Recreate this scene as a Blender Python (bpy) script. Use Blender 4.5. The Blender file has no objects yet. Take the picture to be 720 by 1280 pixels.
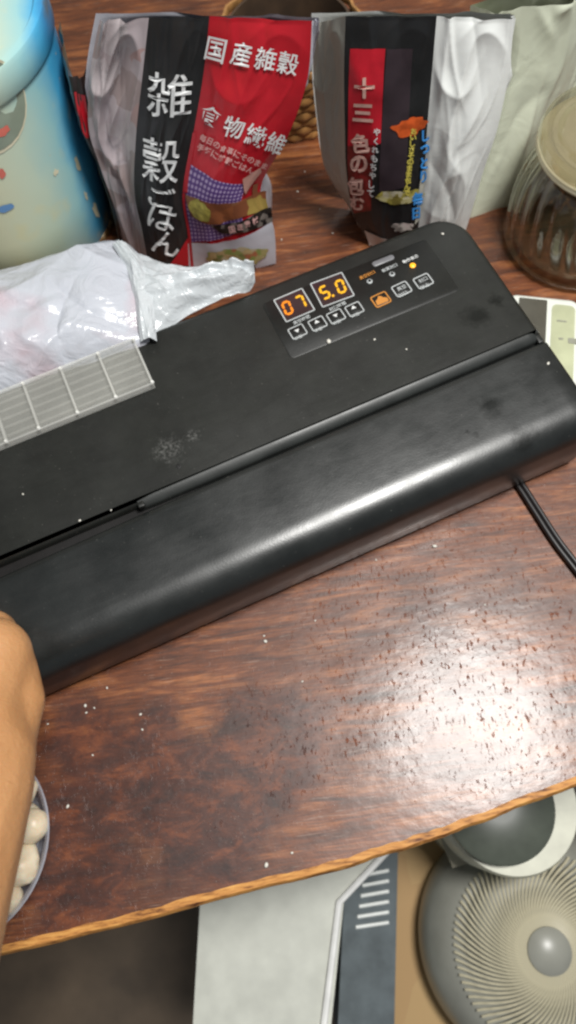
import bpy, bmesh, math, random
import numpy as np
from mathutils import Vector, Matrix, noise
R = math.radians
random.seed(7)
C = bpy.context.scene.collection
sc = bpy.context.scene

# ------------------------------------------------------------------ camera
F, XN, YN, H = 930.0, 408.0, 1010.0, 0.46
dn = np.array([(XN-360)/F, (YN-640)/F, 1.0]); dn /= np.linalg.norm(dn)
ya = np.array([0, 0, 1.0]); ya = ya - dn*(ya@dn); ya /= np.linalg.norm(ya)
xa = np.cross(ya, -dn)
rot = Matrix(((xa[0], -xa[1], -xa[2]), (ya[0], -ya[1], -ya[2]), (-dn[0], dn[1], dn[2])))
cam = bpy.data.cameras.new('camera'); camo = bpy.data.objects.new('camera', cam); C.objects.link(camo)
camo.matrix_world = Matrix.Translation((0, 0, H)) @ rot.to_4x4()
cam.sensor_fit = 'VERTICAL'; cam.sensor_height = 36; cam.lens = F/1280*36
cam.clip_start = 0.01; cam.clip_end = 20
cam.dof.use_dof = True; cam.dof.focus_distance = 0.43; cam.dof.aperture_fstop = 7
sc.camera = camo

# ------------------------------------------------------------------ light
w = bpy.data.worlds.new('World'); sc.world = w; w.use_nodes = True
w.node_tree.nodes['Background'].inputs[0].default_value = (0.86, 0.93, 1.0, 1)
w.node_tree.nodes['Background'].inputs[1].default_value = 0.19
def area(name, loc, target, size, power, col):
    l = bpy.data.lights.new(name, 'AREA'); l.shape = 'DISK'; l.size = size; l.energy = power; l.color = col
    o = bpy.data.objects.new(name, l); C.objects.link(o); o.location = loc
    o.rotation_euler = (Vector(target)-Vector(loc)).to_track_quat('-Z', 'Y').to_euler()
area('ceiling_lamp', (0.37, 0.13, 1.32), (0.1, 0.15, 0), 0.38, 27, (1.0, 0.985, 0.95))
vs = sc.view_settings; vs.view_transform = 'Standard'; vs.look = 'None'; vs.gamma = 1; vs.exposure = 0.0
sc.render.film_transparent = False
sc.cycles.max_bounces = 10; sc.cycles.transparent_max_bounces = 16; sc.cycles.transmission_bounces = 10
sc.cycles.caustics_reflective = False; sc.cycles.caustics_refractive = False
sc.cycles.use_denoising = True
sc.cycles.filter_width = 2.4

# ------------------------------------------------------------------ projection helpers (pixel of the photo -> point of the room)
def ray(px, py):
    r = np.array([(px-360)/F, (py-640)/F, 1.0])
    return np.array([r@xa, r@ya, -(r@dn)])
def P(px, py, z=0.0):
    r = ray(px, py); t = (z-H)/r[2]
    return Vector((t*r[0], t*r[1], z))
def PV(px, py, A, B, lean=0.0):
    """hit of the pixel's ray with the upright plane over ground line A-B (lean: metres back per metre up)"""
    A = np.array(A); B = np.array(B); d = B-A
    n = np.array([-d[1], d[0], 0.0]); n /= np.linalg.norm(n)
    n = n if n[1] > 0 else -n
    n = n + np.array([0, 0, -lean])
    r = ray(px, py); o = np.array([0, 0, H])
    t = ((A-o)@n)/(r@n)
    return Vector(o+t*r)

# ------------------------------------------------------------------ materials
class NT:
    def __init__(s, name):
        s.m = bpy.data.materials.new(name); s.m.use_nodes = True
        s.t = s.m.node_tree; s.b = s.t.nodes['Principled BSDF']
    def n(s, typ, **kw):
        nd = s.t.nodes.new(typ)
        for k, v in kw.items():
            if k.startswith('i_'):
                key = k[2:]
                nd.inputs[int(key) if key.isdigit() else key.replace('_', ' ')].default_value = v
            else: setattr(nd, k, v)
        return nd
    def l(s, a, b): s.t.links.new(a, b)
    def coord(s, kind='Object', scale=(1, 1, 1), rot=(0, 0, 0), loc=(0, 0, 0)):
        tc = s.n('ShaderNodeTexCoord'); mp = s.n('ShaderNodeMapping')
        mp.inputs['Scale'].default_value = scale; mp.inputs['Rotation'].default_value = rot; mp.inputs['Location'].default_value = loc
        s.l(tc.outputs[kind], mp.inputs[0]); return mp.outputs[0]
    def noise(s, vec, scale, detail=4, rough=0.5, dist=0.0):
        nd = s.n('ShaderNodeTexNoise'); nd.inputs['Scale'].default_value = scale; nd.inputs['Detail'].default_value = detail
        nd.inputs['Roughness'].default_value = rough; nd.inputs['Distortion'].default_value = dist
        s.l(vec, nd.inputs['Vector']); return nd.outputs['Fac']
    def ramp(s, fac, stops, interp='LINEAR'):
        nd = s.n('ShaderNodeValToRGB'); nd.color_ramp.interpolation = interp
        e = nd.color_ramp.elements
        while len(e) < len(stops): e.new(0.5)
        for k, (p, c) in enumerate(stops):
            e[k].position = p; e[k].color = (c, c, c, 1) if not hasattr(c, '__len__') else (*c[:3], 1)
        s.l(fac, nd.inputs[0]); return nd.outputs[0]
    def mix(s, fac, a, b, mode='MIX'):
        nd = s.n('ShaderNodeMix', data_type='RGBA', blend_type=mode)
        for v, k in ((fac, 0), (a, 6), (b, 7)):
            if hasattr(v, 'links'): s.l(v, nd.inputs[k])
            else: nd.inputs[k].default_value = v if k == 0 else (*v[:3], 1)
        return nd.outputs[2]
    def math(s, op, a, b=0.0, clamp=False):
        nd = s.n('ShaderNodeMath', operation=op, use_clamp=clamp)
        for v, k in ((a, 0), (b, 1)):
            if hasattr(v, 'links'): s.l(v, nd.inputs[k])
            else: nd.inputs[k].default_value = v
        return nd.outputs[0]
    def bump(s, h, strength, dist=0.001, prev=None):
        nd = s.n('ShaderNodeBump'); nd.inputs['Strength'].default_value = strength; nd.inputs['Distance'].default_value = dist
        s.l(h, nd.inputs['Height'])
        if prev: s.l(prev, nd.inputs['Normal'])
        return nd.outputs[0]
    def set(s, **kw):
        for k, v in kw.items():
            k = k.replace('_', ' ')
            i = s.b.inputs[k]
            if hasattr(v, 'links'): s.l(v, i)
            else: i.default_value = (*v[:3], 1) if hasattr(v, '__len__') and i.type == 'RGBA' else v
        return s.m
def simple(name, col, rough=0.5, var=0.12, nscale=60, bump=0.0, bscale=200, **kw):
    """plain material with slight uneven tone and fine relief"""
    s = NT(name); v = s.coord()
    f = s.noise(v, nscale, 4)
    lo = tuple(c*(1-var) for c in col); hi = tuple(min(1, c*(1+var)) for c in col)
    s.set(Base_Color=s.ramp(f, [(0.3, lo), (0.7, hi)]), Roughness=rough, **kw)
    if bump: s.set(Normal=s.bump(s.noise(v, bscale, 3), bump, 0.001))
    return s.m

def wood_table(loc_dir):
    s = NT('worn_varnished_wood')
    g = s.coord('Object', (3.2, 26, 26), (0, 0, -loc_dir))
    n1 = s.noise(g, 6, 8, 0.62, 0.6)
    fine = s.noise(s.coord('Object', (14, 190, 190), (0, 0, -loc_dir)), 5, 5, 0.6)
    base = s.ramp(n1, [(0.28, (0.034, 0.010, 0.004)), (0.5, (0.165, 0.046, 0.013)), (0.72, (0.42, 0.155, 0.048))])
    big = s.noise(s.coord(), 9, 5, 0.6, 0.4)
    base = s.mix(s.ramp(big, [(0.48, 0.0), (0.64, 0.62)]), base, (0.036, 0.010, 0.006))
    base = s.mix(s.ramp(fine, [(0.35, 0.55), (0.6, 0.0)]), base, (0.03, 0.009, 0.005))
    # varnish flaked away in short patches
    fl = s.noise(s.coord('Object', (120, 52, 60), (0, 0, 0.12)), 4, 6, 0.7, 0.4)
    flm = s.ramp(fl, [(0.595, 0.0), (0.65, 1.0)])
    where = s.ramp(s.noise(s.coord(), 7, 3), [(0.42, 0.0), (0.55, 1.0)])
    flm = s.math('MULTIPLY', flm, where)
    base = s.mix(s.math('MULTIPLY', flm, 0.65), base, (0.20, 0.055, 0.022))
    sr = s.noise(s.coord('Object', (20, 260, 20), (0, 0, 0.5)), 3, 2)
    scr = s.ramp(sr, [(0.66, 0.0), (0.69, 1.0)])
    base = s.mix(s.math('MULTIPLY', scr, 0.35), base, (0.30, 0.20, 0.15))
    # old stained area near the front edge, mottled dark and orange
    cg = s.n('ShaderNodeTexCoord').outputs['Object']
    stain = None
    for cx, cy, rad in STAINS:
        dd_ = s.n('ShaderNodeVectorMath', operation='DISTANCE'); s.l(cg, dd_.inputs[0]); dd_.inputs[1].default_value = (cx, cy, 0.72)
        q_ = s.math('ADD', s.math('DIVIDE', dd_.outputs['Value'], rad), s.math('MULTIPLY', s.math('SUBTRACT', s.noise(s.coord(), 30, 6, 0.65), 0.5), 1.3))
        m_ = s.ramp(q_, [(0.62, 1.0), (1.0, 0.0)])
        stain = m_ if stain is None else s.math('MAXIMUM', stain, m_)
    mott = s.ramp(s.noise(s.coord('Object', (16, 34, 60), (0, 0, -loc_dir)), 2.6, 9, 0.72, 0.5), [(0.36, (0.024, 0.008, 0.006)), (0.50, (0.060, 0.016, 0.008)), (0.62, (0.14, 0.038, 0.013)), (0.74, (0.26, 0.090, 0.028))])
    base = s.mix(s.math('MULTIPLY', stain, 0.95), base, mott)
    # fine dust
    du = s.ramp(s.noise(s.coord(), 900, 2), [(0.70, 0.0), (0.74, 1.0)])
    base = s.mix(s.math('MULTIPLY', du, 0.4), base, (0.42, 0.36, 0.30))
    r0 = s.ramp(s.noise(s.coord(), 26, 6, 0.7), [(0.3, 0.38), (0.7, 0.54)])
    rough = s.math('ADD', r0, s.math('MULTIPLY', flm, 0.25))
    b1 = s.bump(s.noise(s.coord('Object', (40, 55, 60), (0, 0, 1.1)), 3.2, 4, 0.5), 0.15, 0.0010)
    b2 = s.bump(flm, 0.35, 0.0004, b1)
    b3 = s.bump(fine, 0.12, 0.0003, b2)
    s.set(Base_Color=base, Roughness=rough, Normal=b3, Specular_IOR_Level=0.5, Coat_Weight=s.math('SUBTRACT', 0.27, s.math('MULTIPLY', s.math('MAXIMUM', flm, s.math('MULTIPLY', stain, 0.7)), 0.24)), Coat_Roughness=0.18, Coat_Normal=b2)
    return s.m

def black_plastic(name, spots=(), base=(0.0125, 0.0135, 0.0120), rough=0.40, pale=(), spec=0.5):
    s = NT(name); v = s.coord()
    f = s.noise(v, 28, 6, 0.6)
    r = s.ramp(f, [(0.3, rough-0.05), (0.7, rough+0.07)])
    col = s.ramp(s.noise(v, 45, 5, 0.65), [(0.35, tuple(c*0.85 for c in base)), (0.72, tuple(c*1.45 for c in base))])
    geo = s.n('ShaderNodeTexCoord').outputs['Object']
    def blob(cx, cy, rad, thr):
        d = s.n('ShaderNodeVectorMath', operation='DISTANCE'); s.l(geo, d.inputs[0]); d.inputs[1].default_value = (cx, cy, 0.06)
        q = s.math('DIVIDE', d.outputs['Value'], rad)
        nz = s.noise(v, 1.4/rad*0.9, 6, 0.7)
        q = s.math('ADD', q, s.math('MULTIPLY', s.math('SUBTRACT', nz, 0.5), 2.2))
        return s.ramp(q, [(thr*0.25, 1.0), (thr*1.1, 0.0)])
    sp_l = s.math('MULTIPLY', s.ramp(s.noise(v, 18, 5, 0.6), [(0.3, 0.8), (0.7, 1.0)]), spec)
    for cx, cy, rad in spots:     # damp smears: darker and smoother
        m = blob(cx, cy, rad, 0.8)
        col = s.mix(s.math('MULTIPLY', m, 0.6), col, (0.003, 0.0035, 0.003)); sp_l = s.math('MULTIPLY', sp_l, s.math('SUBTRACT', 1.0, s.math('MULTIPLY', m, 0.5)))
    for cx, cy, rad in pale:      # flour-like dusty smudge
        m = blob(cx, cy, rad, 0.95)
        g = s.ramp(s.noise(v, 500, 5, 0.7), [(0.45, 0.0), (0.68, 1.0)])
        col = s.mix(s.math('MULTIPLY', s.math('MULTIPLY', m, g), 0.55), col, (0.22, 0.22, 0.21))
    sp = s.ramp(s.noise(v, 700, 1), [(0.755, 0.0), (0.79, 1.0)])
    col = s.mix(s.math('MULTIPLY', sp, 0.22), col, (0.22, 0.21, 0.19))
    wp = s.noise(s.coord('Object', (5, 22, 5), (0, 0, 0.5)), 5, 6, 0.7, 1.2)
    r = s.math('ADD', r, s.math('MULTIPLY', s.math('SUBTRACT', wp, 0.5), 0.16))
    s.set(Base_Color=col, Roughness=r, Specular_IOR_Level=sp_l, Normal=s.bump(s.noise(v, 900, 2), 0.12, 0.0003))
    return s.m

def milky(name, col, alpha, rough=0.25, bump=0.0, bscale=60):
    s = NT(name); v = s.coord()
    f = s.noise(v, 40, 4)
    s.set(Base_Color=col, Roughness=rough, Alpha=s.ramp(f, [(0.3, alpha*0.85), (0.7, min(1, alpha*1.15))]), IOR=1.45)
    if bump: s.set(Normal=s.bump(s.noise(v, bscale, 4), bump, 0.002))
    return s.m
def glass(name, col=(0.84, 0.82, 0.74), rough=0.05):
    """thin-walled clear glass: passes light straight through, reflects by angle"""
    s = NT(name); tr_ = s.n('ShaderNodeBsdfTransparent'); gl = s.n('ShaderNodeBsdfGlossy'); mx = s.n('ShaderNodeMixShader')
    tr_.inputs[0].default_value = (*col, 1); gl.inputs['Color'].default_value = (0.95, 0.95, 0.92, 1)
    s.l(s.ramp(s.noise(s.coord(), 50, 4), [(0.4, rough), (0.7, rough+0.08)]), gl.inputs['Roughness'])
    lw = s.n('ShaderNodeLayerWeight'); lw.inputs['Blend'].default_value = 0.42
    s.l(s.ramp(lw.outputs['Facing'], [(0.0, 0.06), (0.45, 0.18), (0.75, 0.6), (1.0, 0.95)]), mx.inputs[0])
    s.l(tr_.outputs[0], mx.inputs[1]); s.l(gl.outputs[0], mx.inputs[2])
    s.l(mx.outputs[0], s.t.nodes['Material Output'].inputs[0]); s.t.nodes.remove(s.b)
    return s.m
def glow(name, col, strength):
    s = NT(name); v = s.coord()
    s.set(Base_Color=(0.02, 0.01, 0.0), Emission_Color=s.ramp(s.noise(v, 300, 1), [(0.3, tuple(c*0.9 for c in col)), (0.7, col)]), Emission_Strength=strength, Roughness=0.3)
    return s.m
def film(name, cols, scale=30, rough=0.3, checks=None, bump=0.15, dist=0.6):
    """printed glossy film: soft patches of several inks"""
    s = NT(name)
    if checks:
        ck = s.n('ShaderNodeTexVoronoi'); ck.inputs['Scale'].default_value = 1.0; ck.inputs['Randomness'].default_value = 0.0
        s.l(s.coord('UV', (checks[0], checks[1], 1)), ck.inputs['Vector'])
        c = s.ramp(ck.outputs['Distance'], [(0.22, cols[0]), (0.40, cols[1])])
    else:
        vo = s.n('ShaderNodeTexVoronoi'); vo.inputs['Scale'].default_value = scale
        v = s.coord()
        nz = s.n('ShaderNodeTexNoise'); nz.inputs['Scale'].default_value = scale*0.8
        s.l(v, nz.inputs['Vector'])
        mx = s.n('ShaderNodeMix', data_type='RGBA', blend_type='ADD'); mx.inputs[0].default_value = dist/scale*2
        s.l(v, mx.inputs[6]); s.l(nz.outputs['Color'], mx.inputs[7]); s.l(mx.outputs[2], vo.inputs['Vector'])
        st = [(k/len(cols), cc) for k, cc in enumerate(cols)]
        sep = s.n('ShaderNodeSeparateColor'); s.l(vo.outputs['Color'], sep.inputs[0])
        c = s.ramp(sep.outputs[0], st, 'CONSTANT')
        c = s.mix(s.math('MULTIPLY', vo.outputs['Distance'], 0.5), c, cols[0])
    s.set(Base_Color=c, Roughness=rough, Normal=s.bump(s.noise(s.coord(), 120, 4), bump, 0.001))
    return s.m

# ------------------------------------------------------------------ mesh helpers
def thing(name, label, cat, loc=(0, 0, 0), rotz=0.0, group=None):
    o = bpy.data.objects.new(name, None); C.objects.link(o); o.empty_display_size = 0.02
    o.location = loc; o.rotation_euler = (0, 0, rotz); tag(o, label, cat, group)
    return o
def tag(o, label=None, cat=None, group=None, kind=None):
    if label: o['label'] = label
    if cat: o['category'] = cat
    if group: o['group'] = group
    if kind: o['kind'] = kind
    return o
def wmat(o):
    m = Matrix.Translation(o.location) @ o.rotation_euler.to_matrix().to_4x4()
    return wmat(o.parent) @ m if o.parent else m
def build(name, verts, faces, mat, parent=None, local=False, smooth=True, angle=40, uvs=None, loc=None, label=None):
    """one mesh object; verts in world space unless local"""
    me = bpy.data.meshes.new(name)
    vs_ = [Vector(v) for v in verts]
    if not local:
        if parent: inv = wmat(parent).inverted(); vs_ = [inv @ v for v in vs_]
        elif loc is not None: vs_ = [v-Vector(loc) for v in vs_]
    me.from_pydata([tuple(v) for v in vs_], [], faces)
    bm = bmesh.new(); bm.from_mesh(me); bmesh.ops.recalc_face_normals(bm, faces=bm.faces); bm.to_mesh(me); bm.free()
    if uvs is not None:
        ul = me.uv_layers.new(name='UVMap')
        for lp in me.loops: ul.data[lp.index].uv = uvs[lp.vertex_index]
    me.materials.append(mat)
    if smooth:
        me.polygons.foreach_set('use_smooth', [True]*len(me.polygons)); me.set_sharp_from_angle(angle=R(angle))
    o = bpy.data.objects.new(name, me); C.objects.link(o)
    if parent: o.parent = parent
    elif loc is not None: o.location = loc
    if label: o['label'] = label
    return o
def copy_of(o, parent, loc=None, rot=None):
    c = o.copy(); C.objects.link(c); c.parent = parent
    if loc is not None: c.location = loc
    if rot is not None: c.rotation_euler = rot
    return c
class MB:
    def __init__(s): s.v = []; s.f = []
    def add(s, v, f):
        k = len(s.v); s.v += [Vector(x) for x in v]; s.f += [tuple(i+k for i in q) for q in f]; return s
    def box(s, x0, x1, y0, y1, z0, z1, bev=0.0):
        if bev <= 0:
            v = [(x, y, z) for z in (z0, z1) for y in (y0, y1) for x in (x0, x1)]
            return s.add(v, [(0, 2, 3, 1), (4, 5, 7, 6), (0, 1, 5, 4), (2, 6, 7, 3), (0, 4, 6, 2), (1, 3, 7, 5)])
        return s.add(*slab(rrect(x0, x1, y0, y1, bev*1.2, 3), [(z0, bev), (z0+bev*0.3, bev*0.3), (z0+bev, 0), (z1-bev, 0), (z1-bev*0.3, bev*0.3), (z1, bev)]))
    def tube(s, pts, rad, seg=10, cap=True):
        pts = [Vector(p) for p in pts]; n = len(pts)
        rad = rad if hasattr(rad, '__len__') else [rad]*n
        rings = []; up = None
        for k in range(n):
            t = (pts[min(k+1, n-1)]-pts[max(k-1, 0)]).normalized()
            a = t.orthogonal().normalized() if up is None else (up-t*up.dot(t)).normalized()
            up = a; b = t.cross(a)
            rings.append([pts[k]+(a*math.cos(2*math.pi*j/seg)+b*math.sin(2*math.pi*j/seg))*rad[k] for j in range(seg)])
        return s.add(*loft(rings, cap, cap))
    def sphere(s, c, r, seg=12, sq=(1, 1, 1)):
        rings = []
        for i in range(1, seg//2):
            a = math.pi*i/(seg//2)
            rings.append([Vector(c)+Vector((r*sq[0]*math.sin(a)*math.cos(2*math.pi*j/seg), r*sq[1]*math.sin(a)*math.sin(2*math.pi*j/seg), r*sq[2]*math.cos(a))) for j in range(seg)])
        return s.add(*loft(rings, True, True))
    def obj(s, name, mat, parent=None, **kw): return build(name, s.v, s.f, mat, parent, **kw)
def loft(rings, c0=True, c1=True, closed=True):
    n = len(rings[0]); v = [p for r in rings for p in r]; f = []
    for i in range(len(rings)-1):
        for j in range(n if closed else n-1):
            a = i*n+j; b = i*n+(j+1) % n
            f.append((a, b, b+n, a+n))
    if c0: f.append(tuple(range(n))[::-1])
    if c1: f.append(tuple(range((len(rings)-1)*n, len(rings)*n)))
    return v, f
def rrect(x0, x1, y0, y1, r, seg=6):
    """outline as (centre, direction) so it can be inset"""
    rr = r if hasattr(r, '__len__') else (r, r, r, r)
    out = []
    for (cx, cy, sx, sy, a0, q) in ((x1, y1, -1, -1, 0, rr[0]), (x0, y1, 1, -1, 90, rr[1]), (x0, y0, 1, 1, 180, rr[2]), (x1, y0, -1, 1, 270, rr[3])):
        for k in range(seg+1):
            a = R(a0+90*k/seg)
            out.append((cx+sx*q, cy+sy*q, math.cos(a), math.sin(a), q))
    return out
def slab(outline, levels, c0=True, c1=True):
    return loft([[Vector((cx+dx*(q-i) if q > i else cx+dx*(q-i), cy+dy*(q-i), z)) for cx, cy, dx, dy, q in outline] for z, i in levels], c0, c1)
def lathe(c, prof, seg=64, fn=None, c0=True, c1=True):
    rings = []
    for r, z in prof:
        ring = []
        for j in range(seg):
            a = 2*math.pi*j/seg; rr = fn(a, z, r) if fn else r
            ring.append(Vector((c[0]+rr*math.cos(a), c[1]+rr*math.sin(a), c[2]+z)))
        rings.append(ring)
    return loft(rings, c0, c1)
def crom(p, t):
    """Catmull-Rom through list p at t in [0,1]"""
    n = len(p)-1; x = min(max(t, 0), 1)*n; i = min(int(x), n-1); f = x-i
    a, b, c, d = p[max(i-1, 0)], p[i], p[i+1], p[min(i+2, n)]
    return 0.5*((2*b)+(c-a)*f+(2*a-5*b+4*c-d)*f*f+(3*b-a-3*c+d)*f**3)
def grid_mesh(S, nu, nv, u0=0, u1=1, v0=0, v1=1, off=0.0):
    v = []; uv = []
    for j in range(nv+1):
        for i in range(nu+1):
            u = u0+(u1-u0)*i/nu; t = v0+(v1-v0)*j/nv
            v.append(on(S, u, t, off)); uv.append((i/nu, j/nv))
    f = [(j*(nu+1)+i, j*(nu+1)+i+1, (j+1)*(nu+1)+i+1, (j+1)*(nu+1)+i) for j in range(nv) for i in range(nu)]
    return v, f, uv
def on(S, u, v, off=0.0):
    p = S(u, v)
    if not off: return p
    e = 0.01
    n = (S(u+e, v)-S(u-e, v)).cross(S(u, v+e)-S(u, v-e)).normalized()
    if n.dot(Vector((0, 0, H))-p) < 0: n = -n
    return p+n*off
def patch(name, S, quad, mat, parent, off=0.0004, n=14, m=14, edge=None, label=None):
    """printed area: quad = 4 (u,v) corners in order"""
    def q(a, b):
        (x0, y0), (x1, y1), (x2, y2), (x3, y3) = quad
        u = (x0*(1-a)+x1*a)*(1-b)+(x3*(1-a)+x2*a)*b; v = (y0*(1-a)+y1*a)*(1-b)+(y3*(1-a)+y2*a)*b
        return u, v
    vs_ = []; uv = []
    for j in range(m+1):
        for i in range(n+1):
            u, v = q(i/n, j/m)
            if edge: u, v = edge(u, v, i/n, j/m)
            vs_.append(on(S, u, v, off)); uv.append((i/n, j/m))
    f = [(j*(n+1)+i, j*(n+1)+i+1, (j+1)*(n+1)+i+1, (j+1)*(n+1)+i) for j in range(m) for i in range(n)]
    return build(name, vs_, f, mat, parent, uvs=uv, label=label)

_tc = {}
def glyphs(text, bold=0.0):
    """flat mesh of a run of letters, em = 1, starting at x = 0"""
    k = (text, bold)
    if k not in _tc:
        cu = bpy.data.curves.new('t', 'FONT'); cu.body = text; cu.size = 1; cu.resolution_u = 3; cu.offset = bold
        o = bpy.data.objects.new('t', cu); C.objects.link(o)
        me = bpy.data.meshes.new_from_object(o)
        _tc[k] = ([v.co.copy() for v in me.vertices], [tuple(p.vertices) for p in me.polygons])
        bpy.data.objects.remove(o); bpy.data.curves.remove(cu); bpy.data.meshes.remove(me)
    return _tc[k]
def lettering(name, runs, S, mat, parent, off, bold=0.0, label=None):
    """runs: (text, u, v, angle, size_u, size_v) lettering laid on surface S; u,v is the lower left of the run"""
    mb = MB()
    for text, u, v, ang, su, sv in runs:
        gv, gf = glyphs(text, bold); ca, sa = math.cos(ang), math.sin(ang)
        if not gv: continue
        mb.add([on(S, u+(p.x*ca-p.y*sa)*su, v+(p.x*sa+p.y*ca)*sv, off) for p in gv], gf)
    return mb.obj(name, mat, parent, smooth=False, label=label)

def creases(seed, n, L, width, amp):
    """random soft fold lines over a domain of size L: returns h(x, y)"""
    rg = random.Random(seed); F_ = []
    for _ in range(n):
        a = rg.uniform(0, math.pi); cx, cy = rg.uniform(-L, L), rg.uniform(-L, L)
        F_.append((math.cos(a), math.sin(a), cx, cy, rg.uniform(0.4, 1.4)*width, rg.uniform(0.3, 1.0)*L, rg.choice((-0.6, 1, 1))*rg.uniform(0.3, 1)*amp, rg.uniform(-2, 2)/L))
    def h(x, y):
        s = 0
        for ca, sa, cx, cy, wd, ln, am, bend in F_:
            dx, dy = x-cx, y-cy; al = dx*ca+dy*sa; d = abs(-dx*sa+dy*ca + bend*al*al*0.5)
            if d < wd*2 and abs(al) < ln:
                k = 1-d/(wd*2); s += am*k*k*(1-(al/ln)**2)
        return s
    return h

# ================================================================== SETTING
M_wall = simple('wall_paint', (0.42, 0.40, 0.36), 0.7, 0.05, 6, 0.1)
M_floor = simple('floor_vinyl', (0.12, 0.085, 0.055), 0.5, 0.3, 14, 0.1)
tag(MB().box(-2.2, 2.2, -1.6, 1.02, -0.75, -0.72).obj('floor', M_floor), kind='structure')
tag(MB().box(-2.2, 2.2, 0.98, 1.02, -0.72, 1.9).obj('wall', M_wall), kind='structure')

# ------------------------------------------------------------------ table
TH = R(16)
def _st(px, py, r_): p = P(px, py); return (p.x, p.y-0.3, r_)
STAINS = [_st(330, 930, .048), _st(250, 1010, .055), _st(180, 960, .045), _st(90, 1060, .06), _st(110, 930, .035)]
M_table = wood_table(TH)
s_ = NT('raw_orange_wood_edge'); v_ = s_.coord('Object', (10, 60, 60), (0, 0, -TH))
cc_ = s_.ramp(s_.noise(v_, 6, 6, 0.65), [(0.34, (0.10, 0.03, 0.010)), (0.5, (0.50, 0.22, 0.055)), (0.7, (0.68, 0.36, 0.10))])
s_.set(Base_Color=cc_, Roughness=0.45, Normal=s_.bump(s_.noise(s_.coord(), 160, 5), 0.25, 0.0006)); M_edge = s_.m
table = thing('wooden_table', 'dark red brown varnished wooden table with worn glossy top and raw orange front edge', 'table', (0, 0.3, -0.72))
edge_px = [(-700, 1365), (-300, 1275), (0, 1196), (150, 1160), (300, 1119), (400, 1095), (490, 1068), (560, 1045), (620, 1022), (720, 984), (900, 915), (1150, 800)]
ep = [P(x, y) for x, y in edge_px]
front = []
for k in range(241):
    p = crom(ep, k/240)
    d = (crom(ep, min(1, k/240+.01))-crom(ep, max(0, k/240-.01))).normalized(); nrm = Vector((-d.y, d.x, 0))
    wv = (noise.noise(Vector((k*0.09, 0, 0)))*1.2+noise.noise(Vector((k*0.3, 3, 0)))*0.3)*0.001
    front.append((p+nrm*wv, nrm, 0.0014+0.0016*abs(noise.noise(Vector((k*0.11, 7, 0))))))
BACK = 0.97
def trow(off, z): return [p+n*off*1+Vector((0, 0, z)) for p, n, c in front]
top = []; v = []; f = []
rows = [[Vector((p.x+0, p.y, 0)) + n*(0.0038+c) for p, n, c in front]]
for t in (0.08, 0.3, 0.6, 1.0):
    rows.append([Vector((a.x, a.y+(BACK-a.y)*t, 0)) for a in rows[0]])
v, f = loft(rows, False, False, closed=False)
# slab underside and back
k0 = len(v)
und = [[Vector((p.x, p.y, z)) + n*o for p, n, c in front] for z, o in ((-0.005, 0.001), (-0.034, 0.002))] + [[Vector((p.x, BACK, -0.034)) for p, n, c in front], [Vector((p.x, BACK, 0)) for p, n, c in front]]
mbt = MB().add(v, f)
mbt.obj('tabletop', M_table, table)
v2, f2 = loft([und[1], und[2], und[3]], False, False, closed=False)
MB().add(v2, f2).obj('underside', M_table, table)
strip = [[Vector((p.x, p.y, 0)) + n*(0.0038+c) for p, n, c in front],
         [Vector((p.x, p.y, -0.0007)) + n*(0.0012+0.3*c) for p, n, c in front],
         [Vector((p.x, p.y, -0.0030)) + n*0.0002 for p, n, c in front],
         [Vector((p.x, p.y, -0.0080)) - n*0.0004 for p, n, c in front],
         [Vector((p.x, p.y, -0.028)) + n*0.0 for p, n, c in front],
         [Vector((p.x, p.y, -0.034)) + n*0.002 for p, n, c in front]]
v2, f2 = loft(strip, False, False, closed=False)
MB().add(v2, f2).obj('front_edge', M_edge, table)
for x, y in ((-0.55, 0.88), (0.62, 0.88), (-0.55, 0.1), (0.62, 0.32)):
    MB().box(x-0.03, x+0.03, y-0.03, y+0.03, -0.72, -0.034, 0.004).obj('leg', M_table, table)

# ================================================================== VACUUM SEALER
O = P(665, 430, 0.06); a_ = P(0, 712, 0.06); th = math.atan2(O.y-a_.y, O.x-a_.x)
seal = thing('vacuum_sealer', 'black vacuum sealer with lit orange digits lying across the table', 'vacuum sealer', (O.x, O.y, 0), th)
Sm = Matrix.Translation((O.x, O.y, 0)) @ Matrix.Rotation(th, 4, 'Z')
Si = Sm.inverted()
def D(px, py, z=0.062): return Si @ P(px, py, z)          # pixel -> sealer's own coordinates
UL, UR = -0.392, 0.0085
ZT = 0.062
M_blk = black_plastic('black_plastic', base=(0.0105, 0.0112, 0.0096), rough=0.42,
    spots=[(D(595, 395).x, D(595, 395).y, 0.012), (D(620, 375).x, D(620, 375).y, 0.007)],
    pale=[(D(212, 562).x, D(212, 562).y, 0.012), (D(240, 545).x, D(240, 545).y, 0.006)])
M_lid = black_plastic('black_plastic_lid', base=(0.0075, 0.0088, 0.0084), rough=0.33, spec=0.8,
    spots=[(D(615, 505).x, D(615, 505).y, 0.010), (D(585, 537).x, D(585, 537).y, 0.0025), (D(597, 541).x, D(597, 541).y, 0.0025), (D(655, 555, .05).x, D(655, 555, .05).y, 0.012)])
M_low = black_plastic('black_plastic_base', base=(0.008, 0.0072, 0.007), rough=0.5, spec=0.35)
# base body
MB().add(*slab(rrect(UL+.004, UR-.003, -0.054, 0.1155, (.021, .021, .012, .012), 8), [(0.002, .004), (0.004, .001), (0.014, 0), (0.054, 0), (0.0555, 0.001)])).obj('base', M_low, seal, local=True)
# rear cover: rounded slab
MB().add(*slab(rrect(UL+.002, UR, 0.0030, 0.1135, (.022, .022, .0015, .0015), 12), [(0.047, .0015), (0.0485, 0), (0.0582, 0), (0.0600, .0004), (0.0612, .0013), (0.0619, .0027), (ZT, .0042)])).obj('rear_cover', M_blk, seal, local=True, angle=60)
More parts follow.
